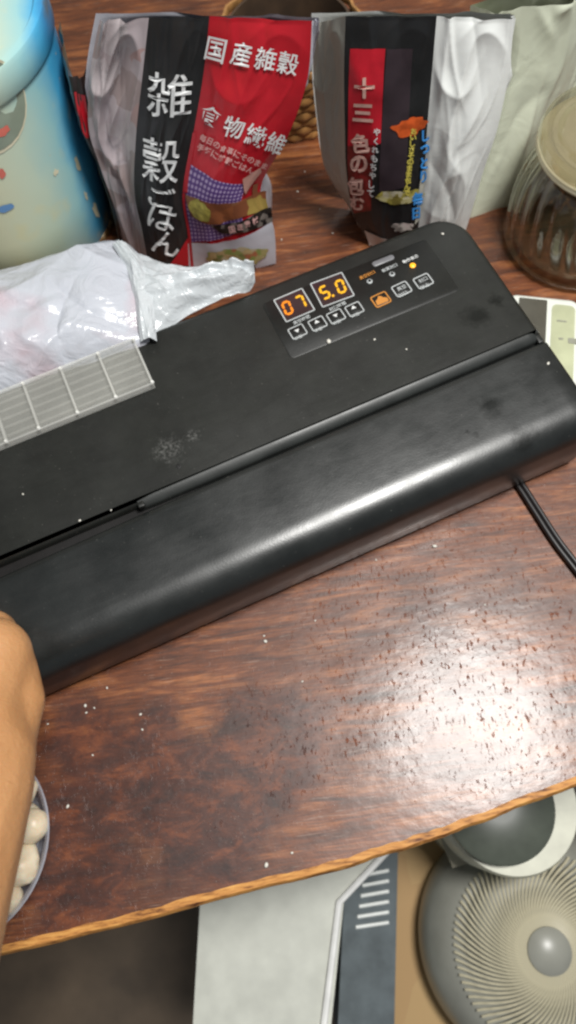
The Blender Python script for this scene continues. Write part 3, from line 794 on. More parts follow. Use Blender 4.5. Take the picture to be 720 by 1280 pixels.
u_, v_ = uvof(sF, 250, 262); ellipse_patch('bean_photo', S_front, u_, v_, 0.14, 0.05, simple('yellow_green_film', (0.42, 0.36, 0.08), 0.35, 0.4, 260), rice, .0012, 4)
patch('fold_flap', S_front, Q(sF, [(303, 222), (325, 208), (326, 214), (306, 241)]), M_pink, rice, .0010, 8, 8)
patch('red_border', S_front, Q(sF, [(241, 165), (246, 165), (235, 240), (229, 240)]), M_red, rice, .0006, 4, 20)
patch('red_border', S_front, Q(sF, [(229, 240), (233, 240), (243, 336), (239, 336)]), M_red, rice, .0014, 4, 20)
patch('red_border', S_strip, Q(sS, [(205, 328), (241, 332), (241, 338), (205, 335)]), M_red, rice, .0006, 8, 4)
def vchar(S, sm, chars, mat, parent, off, bold=0.0, name='lettering'):
    """chars: (char, px, py centre, height px, width px, angle) as seen in the picture"""
    mb = MB()
    for ch, px, py, hp, wp, ang in chars:
        gv, gf = glyphs(ch, bold)
        if not gv: continue
        xs = [p.x for p in gv]; ys = [p.y for p in gv]; cx, cy = (min(xs)+max(xs))/2, (min(ys)+max(ys))/2
        ww, hh = max(xs)-min(xs), max(ys)-min(ys)
        k = max(ww, hh)
        u0, v0 = uvof(sm, px, py); uu = uvof(sm, px+10, py); vv = uvof(sm, px, py-10)
        ax = ((uu[0]-u0)/10, (uu[1]-v0)/10); ay = ((vv[0]-u0)/10, (vv[1]-v0)/10); ca, sa = math.cos(ang), math.sin(ang)
        out = []
        for p in gv:
            x = (p.x-cx)/k*wp; y = (p.y-cy)/k*hp; x, y = x*ca-y*sa, x*sa+y*ca
            uu_, vv_ = u0+ax[0]*x+ay[0]*y, v0+ax[1]*x+ay[1]*y
            out.append(S(uu_, vv_)+(on(sm, uu_, vv_, 1.0)-sm(uu_, vv_))*off)
        mb.add(out, gf)
    return mb.obj(name, mat, parent, smooth=False)
M_letw = simple('white_ink', (0.74, 0.75, 0.75), 0.4, 0.05)
vchar(S_strip, sS, [('雑', 212, 118, 56, 56, -.05), ('穀', 201, 200, 58, 46, -.06)], M_letw, rice, .0009, .004)
vchar(S_strip, sS, [('ご', 202, 246, 28, 34, -.15), ('は', 203, 272, 34, 34, -.22), ('ん', 208, 304, 30, 34, -.2)], M_letw, rice, .0009, .006)
vchar(S_front, sF, [('食', 264, 143, 26, 26, -.30), ('物', 293, 157, 27, 25, -.30), ('繊', 320, 168, 28, 25, -.30), ('維', 345, 178, 27, 23, -.30)], M_letw, rice, .0012, .012)
M_letp = simple('pale_pink_ink', (0.66, 0.38, 0.36), 0.4, 0.05)
line = '毎日の食事にそのまま'; line2 = '手軽に雑穀ごはん'
vchar(S_front, sF, [(c_, 255+i*8.3, 171+i*3.9, 8.5, 8, -.42) for i, c_ in enumerate(line)], M_letp, rice, .0012, .02)
vchar(S_front, sF, [(c_, 252+i*8.6, 183+i*4.0, 9, 8.5, -.42) for i, c_ in enumerate(line2)], M_letp, rice, .0012, .02)
vchar(S_front, sF, [(c_, 290+i*9.5, 286-i*4, 9, 8, .3) for i, c_ in enumerate('国産素材')], M_letp, rice, .0013, .02)
vchar(S_front, sF, [('国', 270, 60, 30, 26, -.2), ('産', 302, 66, 30, 26, -.2), ('雑', 332, 72, 30, 26, -.2), ('穀', 360, 78, 30, 26, -.2)], M_letw, rice, .0012, .012)

# dark pouch standing between tin and rice bag
gp0, gp1 = P(138, 292), P(160, 300)
dk = thing('dark_pouch', 'narrow dark pouch with red top standing between the tin and the rice bag', 'pouch', P(140, 285))
c1 = colm([(150, 304), (141, 262), (126, 215), (100, 158), (86, 95)], P(150, 304), P(160, 304), 0); c2 = colm([(162, 300), (156, 262), (136, 205), (116, 158), (104, 95)], P(150, 304), P(160, 304), 0)
c3 = [p+Vector((0.01, 0.05, 0)) for p in c2]
S_a = mkS(c1, c2, 0.003, 0); S_b = mkS(c2, c3, -0.002, 0.1); S_c = mkS([p+Vector((-0.005, 0.05, 0)) for p in c1], c1, 0.002, 0.2)
M_dark = simple('dark_brown_film', (0.022, 0.013, 0.012), 0.38, 0.4, 80, 0.2); M_olive = simple('olive_grey_film', (0.20, 0.19, 0.15), 0.4, 0.2)
for S, nm, mt_ in ((S_a, 'front_panel', M_dark), (S_b, 'side_panel', M_dark), (S_c, 'side_panel', M_olive)):
    v, f, uv = grid_mesh(S, 8, 40); build(nm, v, f, mt_, dk, angle=180)
patch('red_label', S_a, [(0.15, .72), (0.9, .70), (0.9, .9), (0.15, .92)], M_red, dk, .0005, 6, 8)

# ================================================================== WHITE POUCH (right back)
g0, g1 = P(466, 308), P(570, 316)
pb_ = colm([(464, 306), (442, 268), (433, 215), (431, 160), (430, 90), (432, 20)], g0, g1, 0.06)
pc_ = colm([(520, 308), (524, 276), (530, 220), (534, 160), (540, 90), (546, 20)], g0, g1, 0.06)
pd_ = colm([(574, 312), (586, 276), (604, 215), (622, 160), (636, 90), (640, 24)], g0, g1+Vector((0, .012, 0)), 0.06)
pa_ = colm([(462, 302), (438, 262), (407, 212), (398, 160), (392, 95), (392, 30)], g0+Vector((0, .035, 0)), g1+Vector((0, .035, 0)), 0.03)
pe_ = [p+Vector((0.0, 0.05*(1-k/5.5), 0)) for k, p in enumerate(pd_)]
pouch = thing('white_food_pouch', 'white food pouch with black and red printed label and vertical lettering behind the sealer corner', 'food bag', P(520, 300))
T_f = mkS(pb_, pc_, 0.006, 0.05, 0.3); T_r = mkS(pc_, pd_, 0.008, 0.15, 0.9); T_l = mkS(pa_, pb_, -0.003, 0.1, 1.0); T_s = mkS(pd_, pe_, -0.004, 0.1); T_b = mkS(pe_, [p+Vector((0, .01, 0)) for p in pa_], 0.01, 0.1)
M_wp = simple('white_paper_film', (0.80, 0.82, 0.80), 0.42, 0.06, 30, 0.3, 70); M_gp = simple('grey_white_film', (0.52, 0.51, 0.44), 0.42, 0.1, 30, 0.2, 60)  # greyer white puts the left gusset's shade into its colour
for S, nm, mt_, nu in ((T_f, 'front_panel', M_bagblk, 36), (T_r, 'white_panel', M_wp, 30), (T_l, 'side_gusset', M_gp, 16), (T_s, 'side_gusset', M_wp, 14), (T_b, 'back_panel', M_wp, 24)):
    v, f, uv = grid_mesh(S, nu*2, 180); build(nm, v, f, mt_, pouch, angle=180)
sT = smoothS(pb_, pc_, 0.006); sTr = smoothS(pc_, pd_, 0.008)
M_pred = simple('crimson_film', (0.55, 0.015, 0.03), 0.33, 0.2)
patch('red_panel', T_f, Q(sT, [(438, 60), (482, 60), (476, 178), (435, 182)]), M_pred, pouch, .0004, 10, 20)
patch('red_panel', T_f, Q(sT, [(435, 182), (470, 180), (464, 262), (442, 266)]), simple('dark_red_film', (0.22, 0.02, 0.02), 0.35, 0.5, 160), pouch, .0004, 10, 14)
patch('dark_photo', T_f, Q(sT, [(484, 60), (516, 60), (508, 232), (474, 240)]), simple('violet_black_film', (0.040, 0.028, 0.034), 0.33, 0.25), pouch, .0004, 10, 20)
u_, v_ = uvof(sT, 512, 158); ellipse_patch('fruit_photo', T_f, u_, v_, 0.2, 0.035, simple('red_orange_film', (0.62, 0.10, 0.02), 0.35, 0.5, 130), pouch, .0007, 6, .4)
u_, v_ = uvof(sT, 500, 246); ellipse_patch('grain_photo', T_f, u_, v_, 0.33, 0.028, film('yellow_grain_film', ((0.42, 0.36, 0.08), (0.55, 0.50, 0.28), (0.20, 0.16, 0.04), (0.60, 0.55, 0.42)), 200, 0.35), pouch, .0007, 8, .4)
u_, v_ = uvof(sT, 503, 283); ellipse_patch('grain_photo', T_f, u_, v_, 0.16, 0.028, film('pale_grain_film', ((0.55, 0.50, 0.46), (0.12, 0.11, 0.10), (0.62, 0.52, 0.50)), 240, 0.35), pouch, .0009, 9, .5)
patch('white_corner', T_f, Q(sT, [(456, 287), (484, 298), (470, 312), (462, 308)]), M_wp, pouch, .0008, 6, 6)
M_leto = simple('pale_salmon_ink', (0.70, 0.42, 0.36), 0.4, 0.2, 160)
vchar(T_f, sT, [('色', 451, 178, 26, 24, .05), ('の', 449, 204, 24, 22, .0), ('包', 445, 231, 24, 22, 0), ('む', 447, 253, 18, 18, 0), ('三', 454, 140, 26, 26, 0), ('十', 456, 108, 26, 26, 0)], M_leto, pouch, .0010, .04)
vchar(T_f, sT, [(c_, 471.5-i*1.1, 163+i*11, 9.5, 8.5, 0) for i, c_ in enumerate('やくれもちゃして')], M_letw, pouch, .0010, .03)
vchar(T_f, sT, [(c_, 517-i*.9, 163+i*7.6, 8, 8, 0) for i, c_ in enumerate('おいしさそのまま包んで')], simple('yellow_ink', (0.66, 0.56, 0.10), 0.4), pouch, .0010, .04)
vchar(T_f, sT, [(c_, 532-i*.9, 168+i*17, 15, 12, 0) for i, c_ in enumerate('しっとり')] + [('毎', 522, 247, 17, 14, 0), ('日', 520, 265, 15, 12, 0)], simple('sky_blue_ink', (0.05, 0.30, 0.75), 0.4), pouch, .0013, .04)
patch('white_fade', T_f, Q(sT, [(526, 215), (533, 205), (526, 272), (518, 280)]), M_gp, pouch, .0009, 6, 10)

# ================================================================== PALE STORAGE BOX behind the jar
M_pale = NT('thin_pale_plastic'); v_ = M_pale.coord()
M_pale.set(Base_Color=(0.60, 0.63, 0.50), Roughness=0.35, Normal=M_pale.bump(M_pale.noise(v_, 30, 3, 0.5, 1.0), 0.3, 0.004)); M_pale = M_pale.m
q0, q1 = P(586, 274), P(672, 214)
lp_ = colm([(588, 273), (606, 218), (624, 160), (646, 80), (652, 8)], q0, q1, .12); rp_ = colm([(676, 212), (688, 180), (704, 130), (730, 50), (738, -20)], q0, q1, .12)
bk_ = [p+Vector((-0.03, 0.075*(1-k/4.4), 0)) for k, p in enumerate(lp_)]; bk2 = [p+Vector((0.03, 0.060*(1-k/4.4), 0)) for k, p in enumerate(rp_)]
pbx = thing('pale_plastic_bag', 'smooth pale greenish plastic bag standing behind the ribbed glass jar', 'plastic bag', P(640, 225))
crp = creases(61, 12, 0.5, 0.10, 0.005)
def pal_S(a_, b_, bul):
    def S(u, v):
        p = crom(a_, v).lerp(crom(b_, v), u); n = (crom(b_, v)-crom(a_, v)).cross(Vector((0, 0, 1))).normalized()
        return p+n*(bul*math.sin(math.pi*u)+crp(u-.5, v-.5)*min(1, 6*min(u, 1-u)))
    return S
for A_, B_, bu_, nm in ((lp_, rp_, .008, 'front_panel'), (bk_, lp_, .004, 'side_gusset'), (rp_, bk2, .004, 'side_gusset'), (bk2, bk_, .004, 'back_panel')):
    v, f, uv = grid_mesh(pal_S(A_, B_, bu_), 40, 60); build(nm, v, f, M_pale, pbx, angle=180)

# ================================================================== GLASS JAR
near = P(688, 362)
JR = 0.054
aw = Vector((near.x, near.y, 0)).normalized()
jc = near+aw*JR
jar = thing('glass_jar', 'ribbed clear glass jar with round lid standing behind the white handset', 'jar', jc)
M_glass = glass('clear_jar_glass')
def flute(a, z, r):
    k = math.exp(-((z-0.045)/0.028)**2)
    return r*(1+0.026*k*math.cos(26*a+z*120))
prof = [(JR*.86, 0.0), (JR*.97, .002), (JR*1.0, .006), (JR*.985, .012), (JR*.99, .022), (JR*.985, .034), (JR*.965, .045), (JR*.93, .055), (JR*.89, .063), (JR*.84, .069), (JR*.80, .073), (JR*.79, .078), (JR*.80, .080)]
pin = [(JR*.76, .080), (JR*.75, .073), (JR*.80, .067), (JR*.88, .056), (JR*.915, .045), (JR*.935, .034), (JR*.94, .022), (JR*.93, .012), (JR*.85, .006), (JR*.3, .0055)]
pp = []
for a, b in zip(prof[:-1], prof[1:]):
    for k in range(4): pp.append((a[0]+(b[0]-a[0])*k/4, a[1]+(b[1]-a[1])*k/4))
pp.append(prof[-1])
MB().add(*lathe(jc, pp+pin, 240, lambda a, z, r: flute(a, z, r))).obj('body', M_glass, jar, angle=80)
M_lidg = milky('frosted_lid', (0.58, 0.56, 0.47), 0.24, 0.07); M_rub = milky('pale_gasket', (0.66, 0.62, 0.48), 0.55, 0.2)
LR = JR*.90; jl = Vector((jc.x, jc.y, -0.018))
MB().add(*lathe(jl, [(LR*.9, .0985), (LR, .099), (LR*1.02, .101), (LR, .103), (LR*.9, .1035)], 80)).obj('gasket', M_rub, jar)
MB().add(*lathe(jl, [(LR*.9, .104), (LR*1.0, .105), (LR*1.02, .108), (LR*.99, .112), (LR*.93, .1135), (LR*.88, .1125), (LR*.84, .1105), (LR*.78, .1105), (LR*.74, .1125), (LR*.68, .113), (LR*.4, .1145), (LR*.1, .115)], 80)).obj('lid', M_glass, jar)
MB().add(*lathe(jl, [(LR*.14, .115), (LR*.13, .119), (LR*.22, .123), (LR*.24, .127), (LR*.16, .130), (LR*.04, .131)], 40)).obj('lid_knob', simple('dark_knob', (0.06, 0.055, 0.05), 0.3), jar)

# ================================================================== WHITE HANDSET right
zs = 0.014
h0, h1, h2 = P(634, 365, zs), P(722, 374, zs), P(646, 470, zs)
ux = (h1-h0).normalized(); ang = math.atan2(ux.y, ux.x); mt = Matrix.Translation((h0.x, h0.y, 0)) @ Matrix.Rotation(ang, 4, 'Z'); mi = mt.inverted()
dev = thing('white_kitchen_scale', 'white flat kitchen scale with dark grey panel, partly under the sealer on the right', 'kitchen scale', h0, ang)
M_wpl = simple('white_gloss_plastic', (0.70, 0.72, 0.66), 0.28, 0.05)
WX = 0.052; HY = 0.105
v, f = slab(rrect(0, WX, -HY, 0, .008, 6), [(0.001, .003), (.004, 0), (zs-.003, 0), (zs-.001, .001), (zs, .003)])
MB().add([mt @ p for p in v], f).obj('body', M_wpl, dev)
def lp(px, py): return mi @ P(px, py, zs)
a, b = lp(649, 372), lp(684, 379); c = lp(688, 436)
MB().add([mt @ p for p in slab(rrect(a.x, b.x, -HY+.012, a.y, .0008, 3), [(zs-.0002, 0), (zs+.0004, 0), (zs+.0006, .0003)])[0]], slab(rrect(a.x, b.x, -HY+.012, a.y, .0008, 3), [(zs-.0002, 0), (zs+.0004, 0), (zs+.0006, .0003)])[1]).obj('dark_panel', simple('grey_glass_panel', (0.085, 0.08, 0.065), 0.3, 0.2, 40), dev)
a2 = lp(690, 380)
v, f = slab(rrect(a2.x, WX-.004, -HY+.012, a2.y, .004, 4), [(zs-.0002, 0), (zs+.0002, 0), (zs+.0004, .0004)])
MB().add([mt @ p for p in v], f).obj('pale_panel', simple('pale_olive_panel', (0.44, 0.46, 0.30), 0.3, 0.12, 50), dev)
for px, py, sx, sy in ((702, 402, .0035, .0006), (701, 424, .0016, .0008), (717, 427, .004, .0022)):
    p = lp(px, py); MB().add([mt @ q for q in slab(rrect(p.x-sx, p.x+sx, p.y-sy, p.y+sy, .0004, 3), [(zs+.0003, 0), (zs+.0007, 0)])[0]], slab(rrect(0, 1, 0, 1, .1, 3), [(0, 0), (1, 0)])[1]).obj('key', simple('grey_key', (0.25, 0.25, 0.20), 0.4), dev)

# ================================================================== POWER CORD
cord = []
for px, py, z in ((612, 560, .004), (632, 583, .003), (650, 606, .003), (672, 640, .003), (694, 674, .003), (716, 703, .003), (748, 742, .003), (790, 778, .003), (850, 800, .003)):
    cord.append(P(px, py, z))
M_cord = simple('black_rubber', (0.012, 0.010, 0.010), 0.4)
ct = thing('power_cord', 'black twin power cord running off to the right from under the sealer', 'cord', P(650, 606))
for sgn_ in (-1, 1):
    pts = []
    for k in range(50):
        p = crom(cord, k/49); d = (crom(cord, min(1, k/49+.02))-crom(cord, max(0, k/49-.02))).normalized()
        pts.append(p+Vector((-d.y, d.x, 0))*sgn_*0.0017)
    MB().tube(pts, 0.0018, 10).obj('wire', M_cord, ct)

# ================================================================== BOWL of garlic cloves, left
bc = P(-27, 1048); BR = 0.0515
bowl = thing('clear_bowl', 'translucent pale blue bowl of cream coloured cloves under the forearm', 'bowl', bc)
M_bowl = milky('bluish_clear_plastic', (0.60, 0.63, 0.72), 0.38, 0.12)
MB().add(*lathe(bc, [(BR*.6, .001), (BR*.75, .002), (BR*.88, .012), (BR*.97, .026), (BR*1.0, .030), (BR*1.015, .031), (BR*1.0, .032), (BR*.96, .030), (BR*.86, .013), (BR*.72, .0035), (BR*.5, .003)], 64)).obj('shell', M_bowl, bowl)
s_ = NT('cream_clove'); v_ = s_.coord()
s_.set(Base_Color=s_.ramp(s_.noise(v_, 120, 4), [(0.3, (0.62, 0.50, 0.34)), (0.7, (0.78, 0.70, 0.54))]), Roughness=0.42, Subsurface_Weight=0.2, Subsurface_Scale=0.004, Normal=s_.bump(s_.noise(v_, 260, 3), 0.25, 0.0008)); M_clv = s_.m
mesh_cl = []
for k in range(4):
    rg = random.Random(k); mb = MB().sphere((0, 0, 0), 0.0100, 18, (1.15, 0.9, 0.85))
    mb.v = [p*(1+0.22*noise.noise(p*130+Vector((k*9, 0, 0)))) + Vector((0, 0, 0)) for p in mb.v]
    mb.v = [Vector((p.x, p.y*(1-0.25*max(0, p.x/0.01)), p.z*(1-0.25*max(0, p.x/0.01)))) for p in mb.v]
    mesh_cl.append(mb)
protos = []
spots = []
for lay, (n_, rad, z) in enumerate(((6, .022, .011), (11, .034, .020), (5, .016, .022), (14, .0405, .031), (8, .025, .036), (3, .010, .040))):
    for j in range(n_):
        a = 2*math.pi*(j+0.37*lay)/n_; spots.append((bc.x+rad*math.cos(a), bc.y+rad*math.sin(a), z+random.uniform(-.0015, .0015)))
for k, sp_ in enumerate(spots):
    rt = (random.uniform(-.5, .5), random.uniform(-.5, .5), random.uniform(0, 6.28))
    if k < 4:
        o = mesh_cl[k].obj('garlic_clove', M_clv, None, local=True, angle=180); protos.append(o)
    else:
        o = protos[k % 4].copy(); C.objects.link(o)
    o.location = sp_; o.rotation_euler = rt
    tag(o, 'cream coloured clove heaped in the translucent bowl under the forearm', 'garlic clove', 'cloves in the bowl')

# ================================================================== HAND and forearm
def capsule(mb, a, b, ra, rb, seg=16):
    a, b = Vector(a), Vector(b); n = 7; pts = []; rr = []
    d = (b-a); L_ = d.length; d = d.normalized() if L_ > 1e-6 else Vector((0, 0, 1))
    for k in range(4):
        t = math.pi/2*(k+0.35)/4.35; pts.append(a-d*ra*math.cos(t)); rr.append(ra*math.sin(t))
    for k in range(n+1): pts.append(a.lerp(b, k/n)); rr.append(ra+(rb-ra)*k/n)
    for k in range(3, -1, -1):
        t = math.pi/2*(k+0.35)/4.35; pts.append(b+d*rb*math.cos(t)); rr.append(rb*math.sin(t))
    mb.tube(pts, rr, seg)
hb = MB()
def HP(px, py, z): return P(px, py, z)
elbow, mid, wr = HP(-290, 1560, .21), HP(-122, 1190, .135), HP(-38, 985, .108)
pal = HP(-45, 905, .100)
capsule(hb, elbow, mid, .044, .037); capsule(hb, mid, wr, .037, .0285)
capsule(hb, wr+Vector((-.012, 0, 0)), pal+Vector((-.02, 0, 0)), .025, .027)
# flatten wrist: two side by side runs
capsule(hb, wr, pal, .026, .029)
kn = [HP(-10, 822, .092), HP(-66, 792, .094), HP(-120, 788, .092), HP(-170, 804, .088)]
capsule(hb, pal, kn[0], .028, .0205); 
for k in range(1, 4): capsule(hb, pal+Vector((-.011*k, -.002*k, 0)), kn[k], .024-.001*k, .0150)
fr = [.0105, .0105, .0100, .0088]
for k in range(4):
    a = kn[k]; p1 = a+Vector((-.004, .024, -.012)); p2 = p1+Vector((-.002, .004, -.014)); p3 = p2+Vector((.001, -.017, -.0015))
    if k == 0: a = a+Vector((-.004, -.004, 0))
    L1 = (1, 1.08, 1.0, .85)[k]
    p1 = a+(p1-a)*L1*.72
    p1.z = max(p1.z, .083); p2 = Vector((p1.x-.001, p1.y+.002, ZT+fr[k]+.001)); p3 = Vector((p2.x, p2.y-.017, ZT+fr[k]+.0005))
    capsule(hb, a, p1, .0130, fr[k]+.001); capsule(hb, p1, p2, fr[k]+.001, fr[k]); capsule(hb, p2, p3, fr[k], fr[k]*.86)
# thumb along the side of the palm
t0_ = HP(-5, 925, .090); t1_ = HP(19, 878, .086); t2_ = HP(17, 838, .084); t3_ = HP(-10, 812, .081)
capsule(hb, wr+Vector((0.006, .01, -.004)), t0_, .022, .0195); capsule(hb, t0_, t1_, .0195, .0150); capsule(hb, t1_, t2_, .0150, .0125); capsule(hb, t2_, t3_, .0125, .0100)
me = bpy.data.meshes.new('hand_src'); me.from_pydata([tuple(p) for p in hb.v], [], hb.f)
bm = bmesh.new(); bm.from_mesh(me); bmesh.ops.recalc_face_normals(bm, faces=bm.faces); bm.to_mesh(me); bm.free()
tmp = bpy.data.objects.new('tmp', me); C.objects.link(tmp)
md = tmp.modifiers.new('r', 'REMESH'); md.mode = 'VOXEL'; md.voxel_size = 0.0019; md.use_smooth_shade = True
sm = tmp.modifiers.new('s', 'SMOOTH'); sm.iterations = 14; sm.factor = 0.5
dg = bpy.context.evaluated_depsgraph_get(); me2 = bpy.data.meshes.new_from_object(tmp.evaluated_get(dg), depsgraph=dg)
bpy.data.objects.remove(tmp)
s_ = NT('warm_skin'); v_ = s_.coord()
sk = s_.ramp(s_.noise(v_, 18, 4), [(0.3, (0.44, 0.215, 0.088)), (0.7, (0.55, 0.29, 0.130))])
s_.set(Base_Color=sk, Roughness=0.46, Subsurface_Weight=0.15, Subsurface_Radius=(1, .35, .15), Subsurface_Scale=0.006,
       Normal=s_.bump(s_.noise(v_, 420, 4, 0.6), 0.4, 0.0008, s_.bump(s_.noise(s_.coord('Object', (45, 130, 90)), 2.4, 5, 0.65, 0.8), 0.4, 0.0014))); M_skin = s_.m
me2.materials.clear(); me2.materials.append(M_skin); me2.name = 'hand'
hroot = thing('person', 'bare forearm and closed hand pressing down on the left end of the black sealer', 'person', (wr.x, wr.y, 0))
for vv in me2.vertices: vv.co = vv.co-Vector((wr.x, wr.y, 0))
me2.polygons.foreach_set('use_smooth', [True]*len(me2.polygons))
ho = bpy.data.objects.new('arm_and_hand', me2); C.objects.link(ho); ho.parent = hroot

# ================================================================== THINGS BELOW THE TABLE EDGE
def prism(name, px, z_top, z_bot, mat, parent, bev=0.0):
    top_ = [P(x, y, z_top) for x, y in px]; bot = [Vector((p.x, p.y, z_bot)) for p in top_]
    v, f = loft([bot, top_]); return MB().add(v, f).obj(name, mat, parent, smooth=False)
M_card = film('tan_cardboard', ((0.42, 0.27, 0.12), (0.44, 0.29, 0.13), (0.40, 0.25, 0.11)), 9, 0.7)
M_card2 = simple('pale_cardboard', (0.36, 0.33, 0.25), 0.7, 0.1)
cbx = thing('cardboard_box', 'open tan cardboard box on the floor below the table edge', 'cardboard box', P(520, 1120, -.72))
zt = -0.30
prism('inner_wall', [(488, 1030), (548, 1020), (580, 1130), (600, 1330), (480, 1330)], zt-.06, -.715, M_card, cbx)
prism('flap', [(538, 1018), (640, 985), (652, 1060), (600, 1075), (566, 1085)], zt+.02, zt+.017, M_card2, cbx)
pp_ = thing('white_carton', 'white paper carton with a bright edge on the floor, left of the cardboard box', 'carton', P(420, 1140, -.72))
prism('carton_body', [(250, 1130), (300, 1060), (500, 1010), (488, 1064), (430, 1125), (410, 1320), (240, 1300)], -.26, -.715, simple('off_white_card', (0.55, 0.56, 0.50), 0.6, 0.08), pp_)
e0_, e1_ = P(484, 1064, -.258), P(424, 1128, -.258)
MB().tube([e0_, e1_, P(400, 1320, -.258)], .003, 8).obj('folded_edge', simple('bright_white_edge', (0.8, 0.8, 0.78), 0.5), pp_)
st = thing('striped_cloth', 'blue grey striped cloth between the white carton and the cardboard box', 'cloth', P(470, 1105, -.72))
prism('fold', [(450, 1080), (498, 1040), (492, 1330), (420, 1330), (430, 1125)], -.34, -.715, simple('blue_grey_cloth', (0.10, 0.12, 0.13), 0.8, 0.2), st)
for k in range(6):
    y0 = 1088+k*13
    MB().tube([P(455-k*2, y0+6, -.339), P(486, y0, -.339)], .0016, 6).obj('stripe', M_wp, st)
lid_c = P(642, 1005, -.20)
pot = thing('round_container', 'round dark grey green container lid with cream side below the table edge', 'container', Vector((lid_c.x, lid_c.y, -.72)))
M_gg = simple('dark_grey_green', (0.075, 0.085, 0.068), 0.35, 0.15)
MB().add(*lathe((lid_c.x, lid_c.y, 0), [(.052, -.715), (.056, -.70), (.056, -.215), (.054, -.21)], 64)).obj('container_body', simple('cream_plastic', (0.50, 0.50, 0.40), 0.4), pot)
MB().add(*lathe((lid_c.x-.012, lid_c.y, 0), [(.040, -.2095), (.0445, -.206), (.0445, -.198), (.042, -.196), (.012, -.195)], 64)).obj('lid', M_gg, pot)
sc1 = P(742, 1036, -.665); sc2 = P(752, 860, -.665)
M_steel = simple('brushed_grey_metal', (0.34, 0.32, 0.29), 0.36, 0.1, 30, Metallic=0.7)
fl = thing('steel_flask', 'grey metal flask lying on the floor at the right end under the table edge', 'flask', Vector((sc1.x, sc1.y, -.72)))
dd = (sc2-sc1).normalized()
MB().tube([sc1-dd*.052, sc1-dd*.050, sc1-dd*.045, sc1, sc2, sc2+dd*.03], [.036, .046, .052, .054, .054, .030], 40).obj('flask_body', M_steel, fl)
MB().tube([sc2+dd*.031, sc2+dd*.034, sc2+dd*.07, sc2+dd*.075], [.026, .030, .030, .026], 30).obj('cap', simple('black_cap', (0.02, 0.02, 0.02), 0.4), fl)
# electric fan lying on its back on the floor
FZ = -0.30
fc = P(676, 1182, FZ); FR = 0.102
fan = thing('electric_fan', 'grey electric fan with pale curved wire guard facing up below the table edge', 'fan', Vector((fc.x, fc.y, -.72)))
M_fang = simple('grey_fan_plastic', (0.27, 0.27, 0.235), 0.34, 0.12, 30)
MB().add(*lathe((fc.x, fc.y, 0), [(FR*.73, FZ+.010), (FR*.77, FZ+.008), (FR*.84, FZ+.002), (FR*.93, FZ-.010), (FR*.99, FZ-.028), (FR, FZ-.045), (FR*.985, FZ-.060), (FR*.96, FZ-.060), (FR*.96, FZ-.040), (FR*.90, FZ-.016), (FR*.80, FZ-.004), (FR*.73, FZ+.005)], 96)).obj('guard_ring', M_fang, fan)
M_wire = simple('pale_guard_wire', (0.50, 0.46, 0.33), 0.3, 0.15, 90)
NWI = 84; wo = None
for k in range(NWI):
    if wo is None:
        pts = []
        for j in range(15):
            t = j/14; rr_ = FR*(.17+.59*t); a_ = 0.75*(1-t)**1.3
            pts.append(Vector((rr_*math.cos(a_), rr_*math.sin(a_), FZ+.72+.026-.014*t*t)))
        wo = MB().tube(pts, .00115, 6).obj('guard_wire', M_wire, fan, local=True)
    else:
        copy_of(wo, fan, rot=(0, 0, 2*math.pi*k/NWI))
MB().add(*lathe((fc.x, fc.y, 0), [(FR*.02, FZ+.034), (FR*.12, FZ+.033), (FR*.18, FZ+.029), (FR*.19, FZ+.022)], 40)).obj('guard_badge', M_fang, fan)
M_blade = simple('tan_fan_blade', (0.34, 0.27, 0.15), 0.35, 0.1, 20)
for k in range(4):
    v = []; nb_ = 10
    for i in range(nb_+1):
        for j in range(nb_+1):
            t = i/nb_; u = j/nb_; rr_ = FR*(.15+.68*t); a_ = (u-.5)*(1.0+.35*t)+.5*t+k*math.pi/2+.5
            v.append(Vector((fc.x+rr_*math.cos(a_), fc.y+rr_*math.sin(a_), FZ-.028+.018*(u-.5))))
    f = [(i*(nb_+1)+j, i*(nb_+1)+j+1, (i+1)*(nb_+1)+j+1, (i+1)*(nb_+1)+j) for i in range(nb_) for j in range(nb_)]
    build('fan_blade', v, f, M_blade, fan)
MB().add(*lathe((fc.x, fc.y, 0), [(FR*.02, FZ-.005), (FR*.14, FZ-.008), (FR*.18, FZ-.02), (FR*.18, FZ-.045)], 40)).obj('fan_hub', M_fang, fan)
MB().add(*lathe((fc.x, fc.y, 0), [(FR*.97, FZ-.061), (FR*.9, FZ-.085), (FR*.6, FZ-.105), (FR*.35, FZ-.115), (FR*.30, FZ-.16), (FR*.2, FZ-.20), (.018, FZ-.21), (.018, -.66), (.10, -.65), (.11, -.71), (.10, -.718)], 64)).obj('fan_body', simple('grey_fan_shell', (0.15, 0.15, 0.135), 0.4), fan)

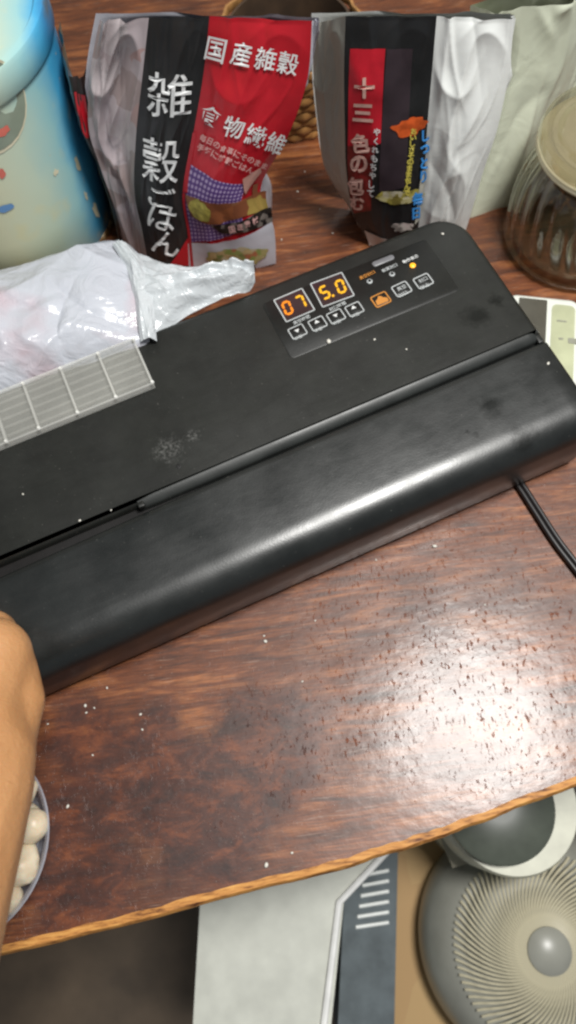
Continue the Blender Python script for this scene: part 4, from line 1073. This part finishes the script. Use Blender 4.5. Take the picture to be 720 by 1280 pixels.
# ================================================================== BACK BASKET between the bags
kc = P(366, 128); kb = thing('cane_basket', 'small brown cane basket behind the table gap between the rice bag and the white pouch', 'basket', kc)
M_cane = simple('brown_cane', (0.30, 0.15, 0.05), 0.45, 0.4, 120)
for k in range(9):
    r_ = .045+.0012*k; z_ = .004+.0075*k; rings_ = []
    for j in range(73):
        t_ = 2*math.pi*j/72; o_ = Vector((math.cos(t_), math.sin(t_), 0)); q_ = Vector((kc.x, kc.y, z_))+o_*(r_+.0012*math.sin(j*1.57+k*3.14))
        rings_.append([q_+(o_*math.cos(a)*.0022+Vector((0, 0, 1))*math.sin(a)*.0036) for a in (0, 1.05, 2.1, 3.14, 4.19, 5.24)])
    MB().add(*loft(rings_, False, False)).obj('cane_band', M_cane, kb)
MB().add(*lathe(kc, [(.03, .001), (.042, .002), (.049, .066), (.047, .066), (.040, .006), (.02, .005)], 48)).obj('lining', simple('dark_basket_lining', (0.05, 0.028, 0.014), 0.7, 0.3), kb)

# ================================================================== CRUMBS
M_crumb = simple('white_crumb', (0.60, 0.58, 0.52), 0.5, 0.1)
def crumb(k, sz):
    rg = random.Random(k); mb = MB().sphere((0, 0, 0), 1, 8, (1.2, 0.9, 0.6)); mb.v = [p*(1+.35*noise.noise(p*1.3+Vector((k*5.1, 0, 0)))) for p in mb.v]; return mb
cm = [crumb(k, 1).obj('crumb', M_crumb, None, local=True, angle=180) for k in range(3)]
tabc = [(107, 882, 1.3), (108, 891, .9), (118, 885, .8), (176, 893, 1.1), (178, 912, .9), (85, 1008, 1.3), (332, 802, 1.5), (333, 1081, 1.7), (543, 683, 1.7), (258, 779, 1.2), (365, 1066, 1.0), (134, 860, .9), (330, 795, .9), (470, 700, .8), (378, 852, .8), (606, 756, .8), (394, 776, .8), (116, 944, .8), (372, 240, 1.0), (400, 262, .8), (352, 300, .8), (416, 292, .9), (381, 215, .8), (60, 905, .8)]
selc = [(411, 428, 2.0), (100, 651, 1.0), (29, 618, .8), (468, 425, 1.0), (508, 437, .8), (685, 455, 1.3), (553, 293, 1.3), (139, 638, .7), (300, 600, .6)]
n_c = 0
for lst, z, lab_, grp in ((tabc, 0.0, 'tiny pale crumb lying on the bare dark wood table', 'crumbs on the table'), (selc, ZT, 'tiny white crumb lying on top of the black sealer', 'crumbs on the sealer')):
    for px, py, s in lst:
        o = cm[n_c] if n_c < 3 else cm[n_c % 3].copy()
        if n_c >= 3: C.objects.link(o)
        n_c += 1
        zz = z if z == 0 else (ZT if (D(px, py)).y > 0.004 else 0.0590)
        p = P(px, py, zz); o.location = (p.x, p.y, zz+.0005*s); o.scale = (s*.00078,)*3; o.rotation_euler = (0, 0, n_c*1.7)
        tag(o, lab_, 'crumb', grp)
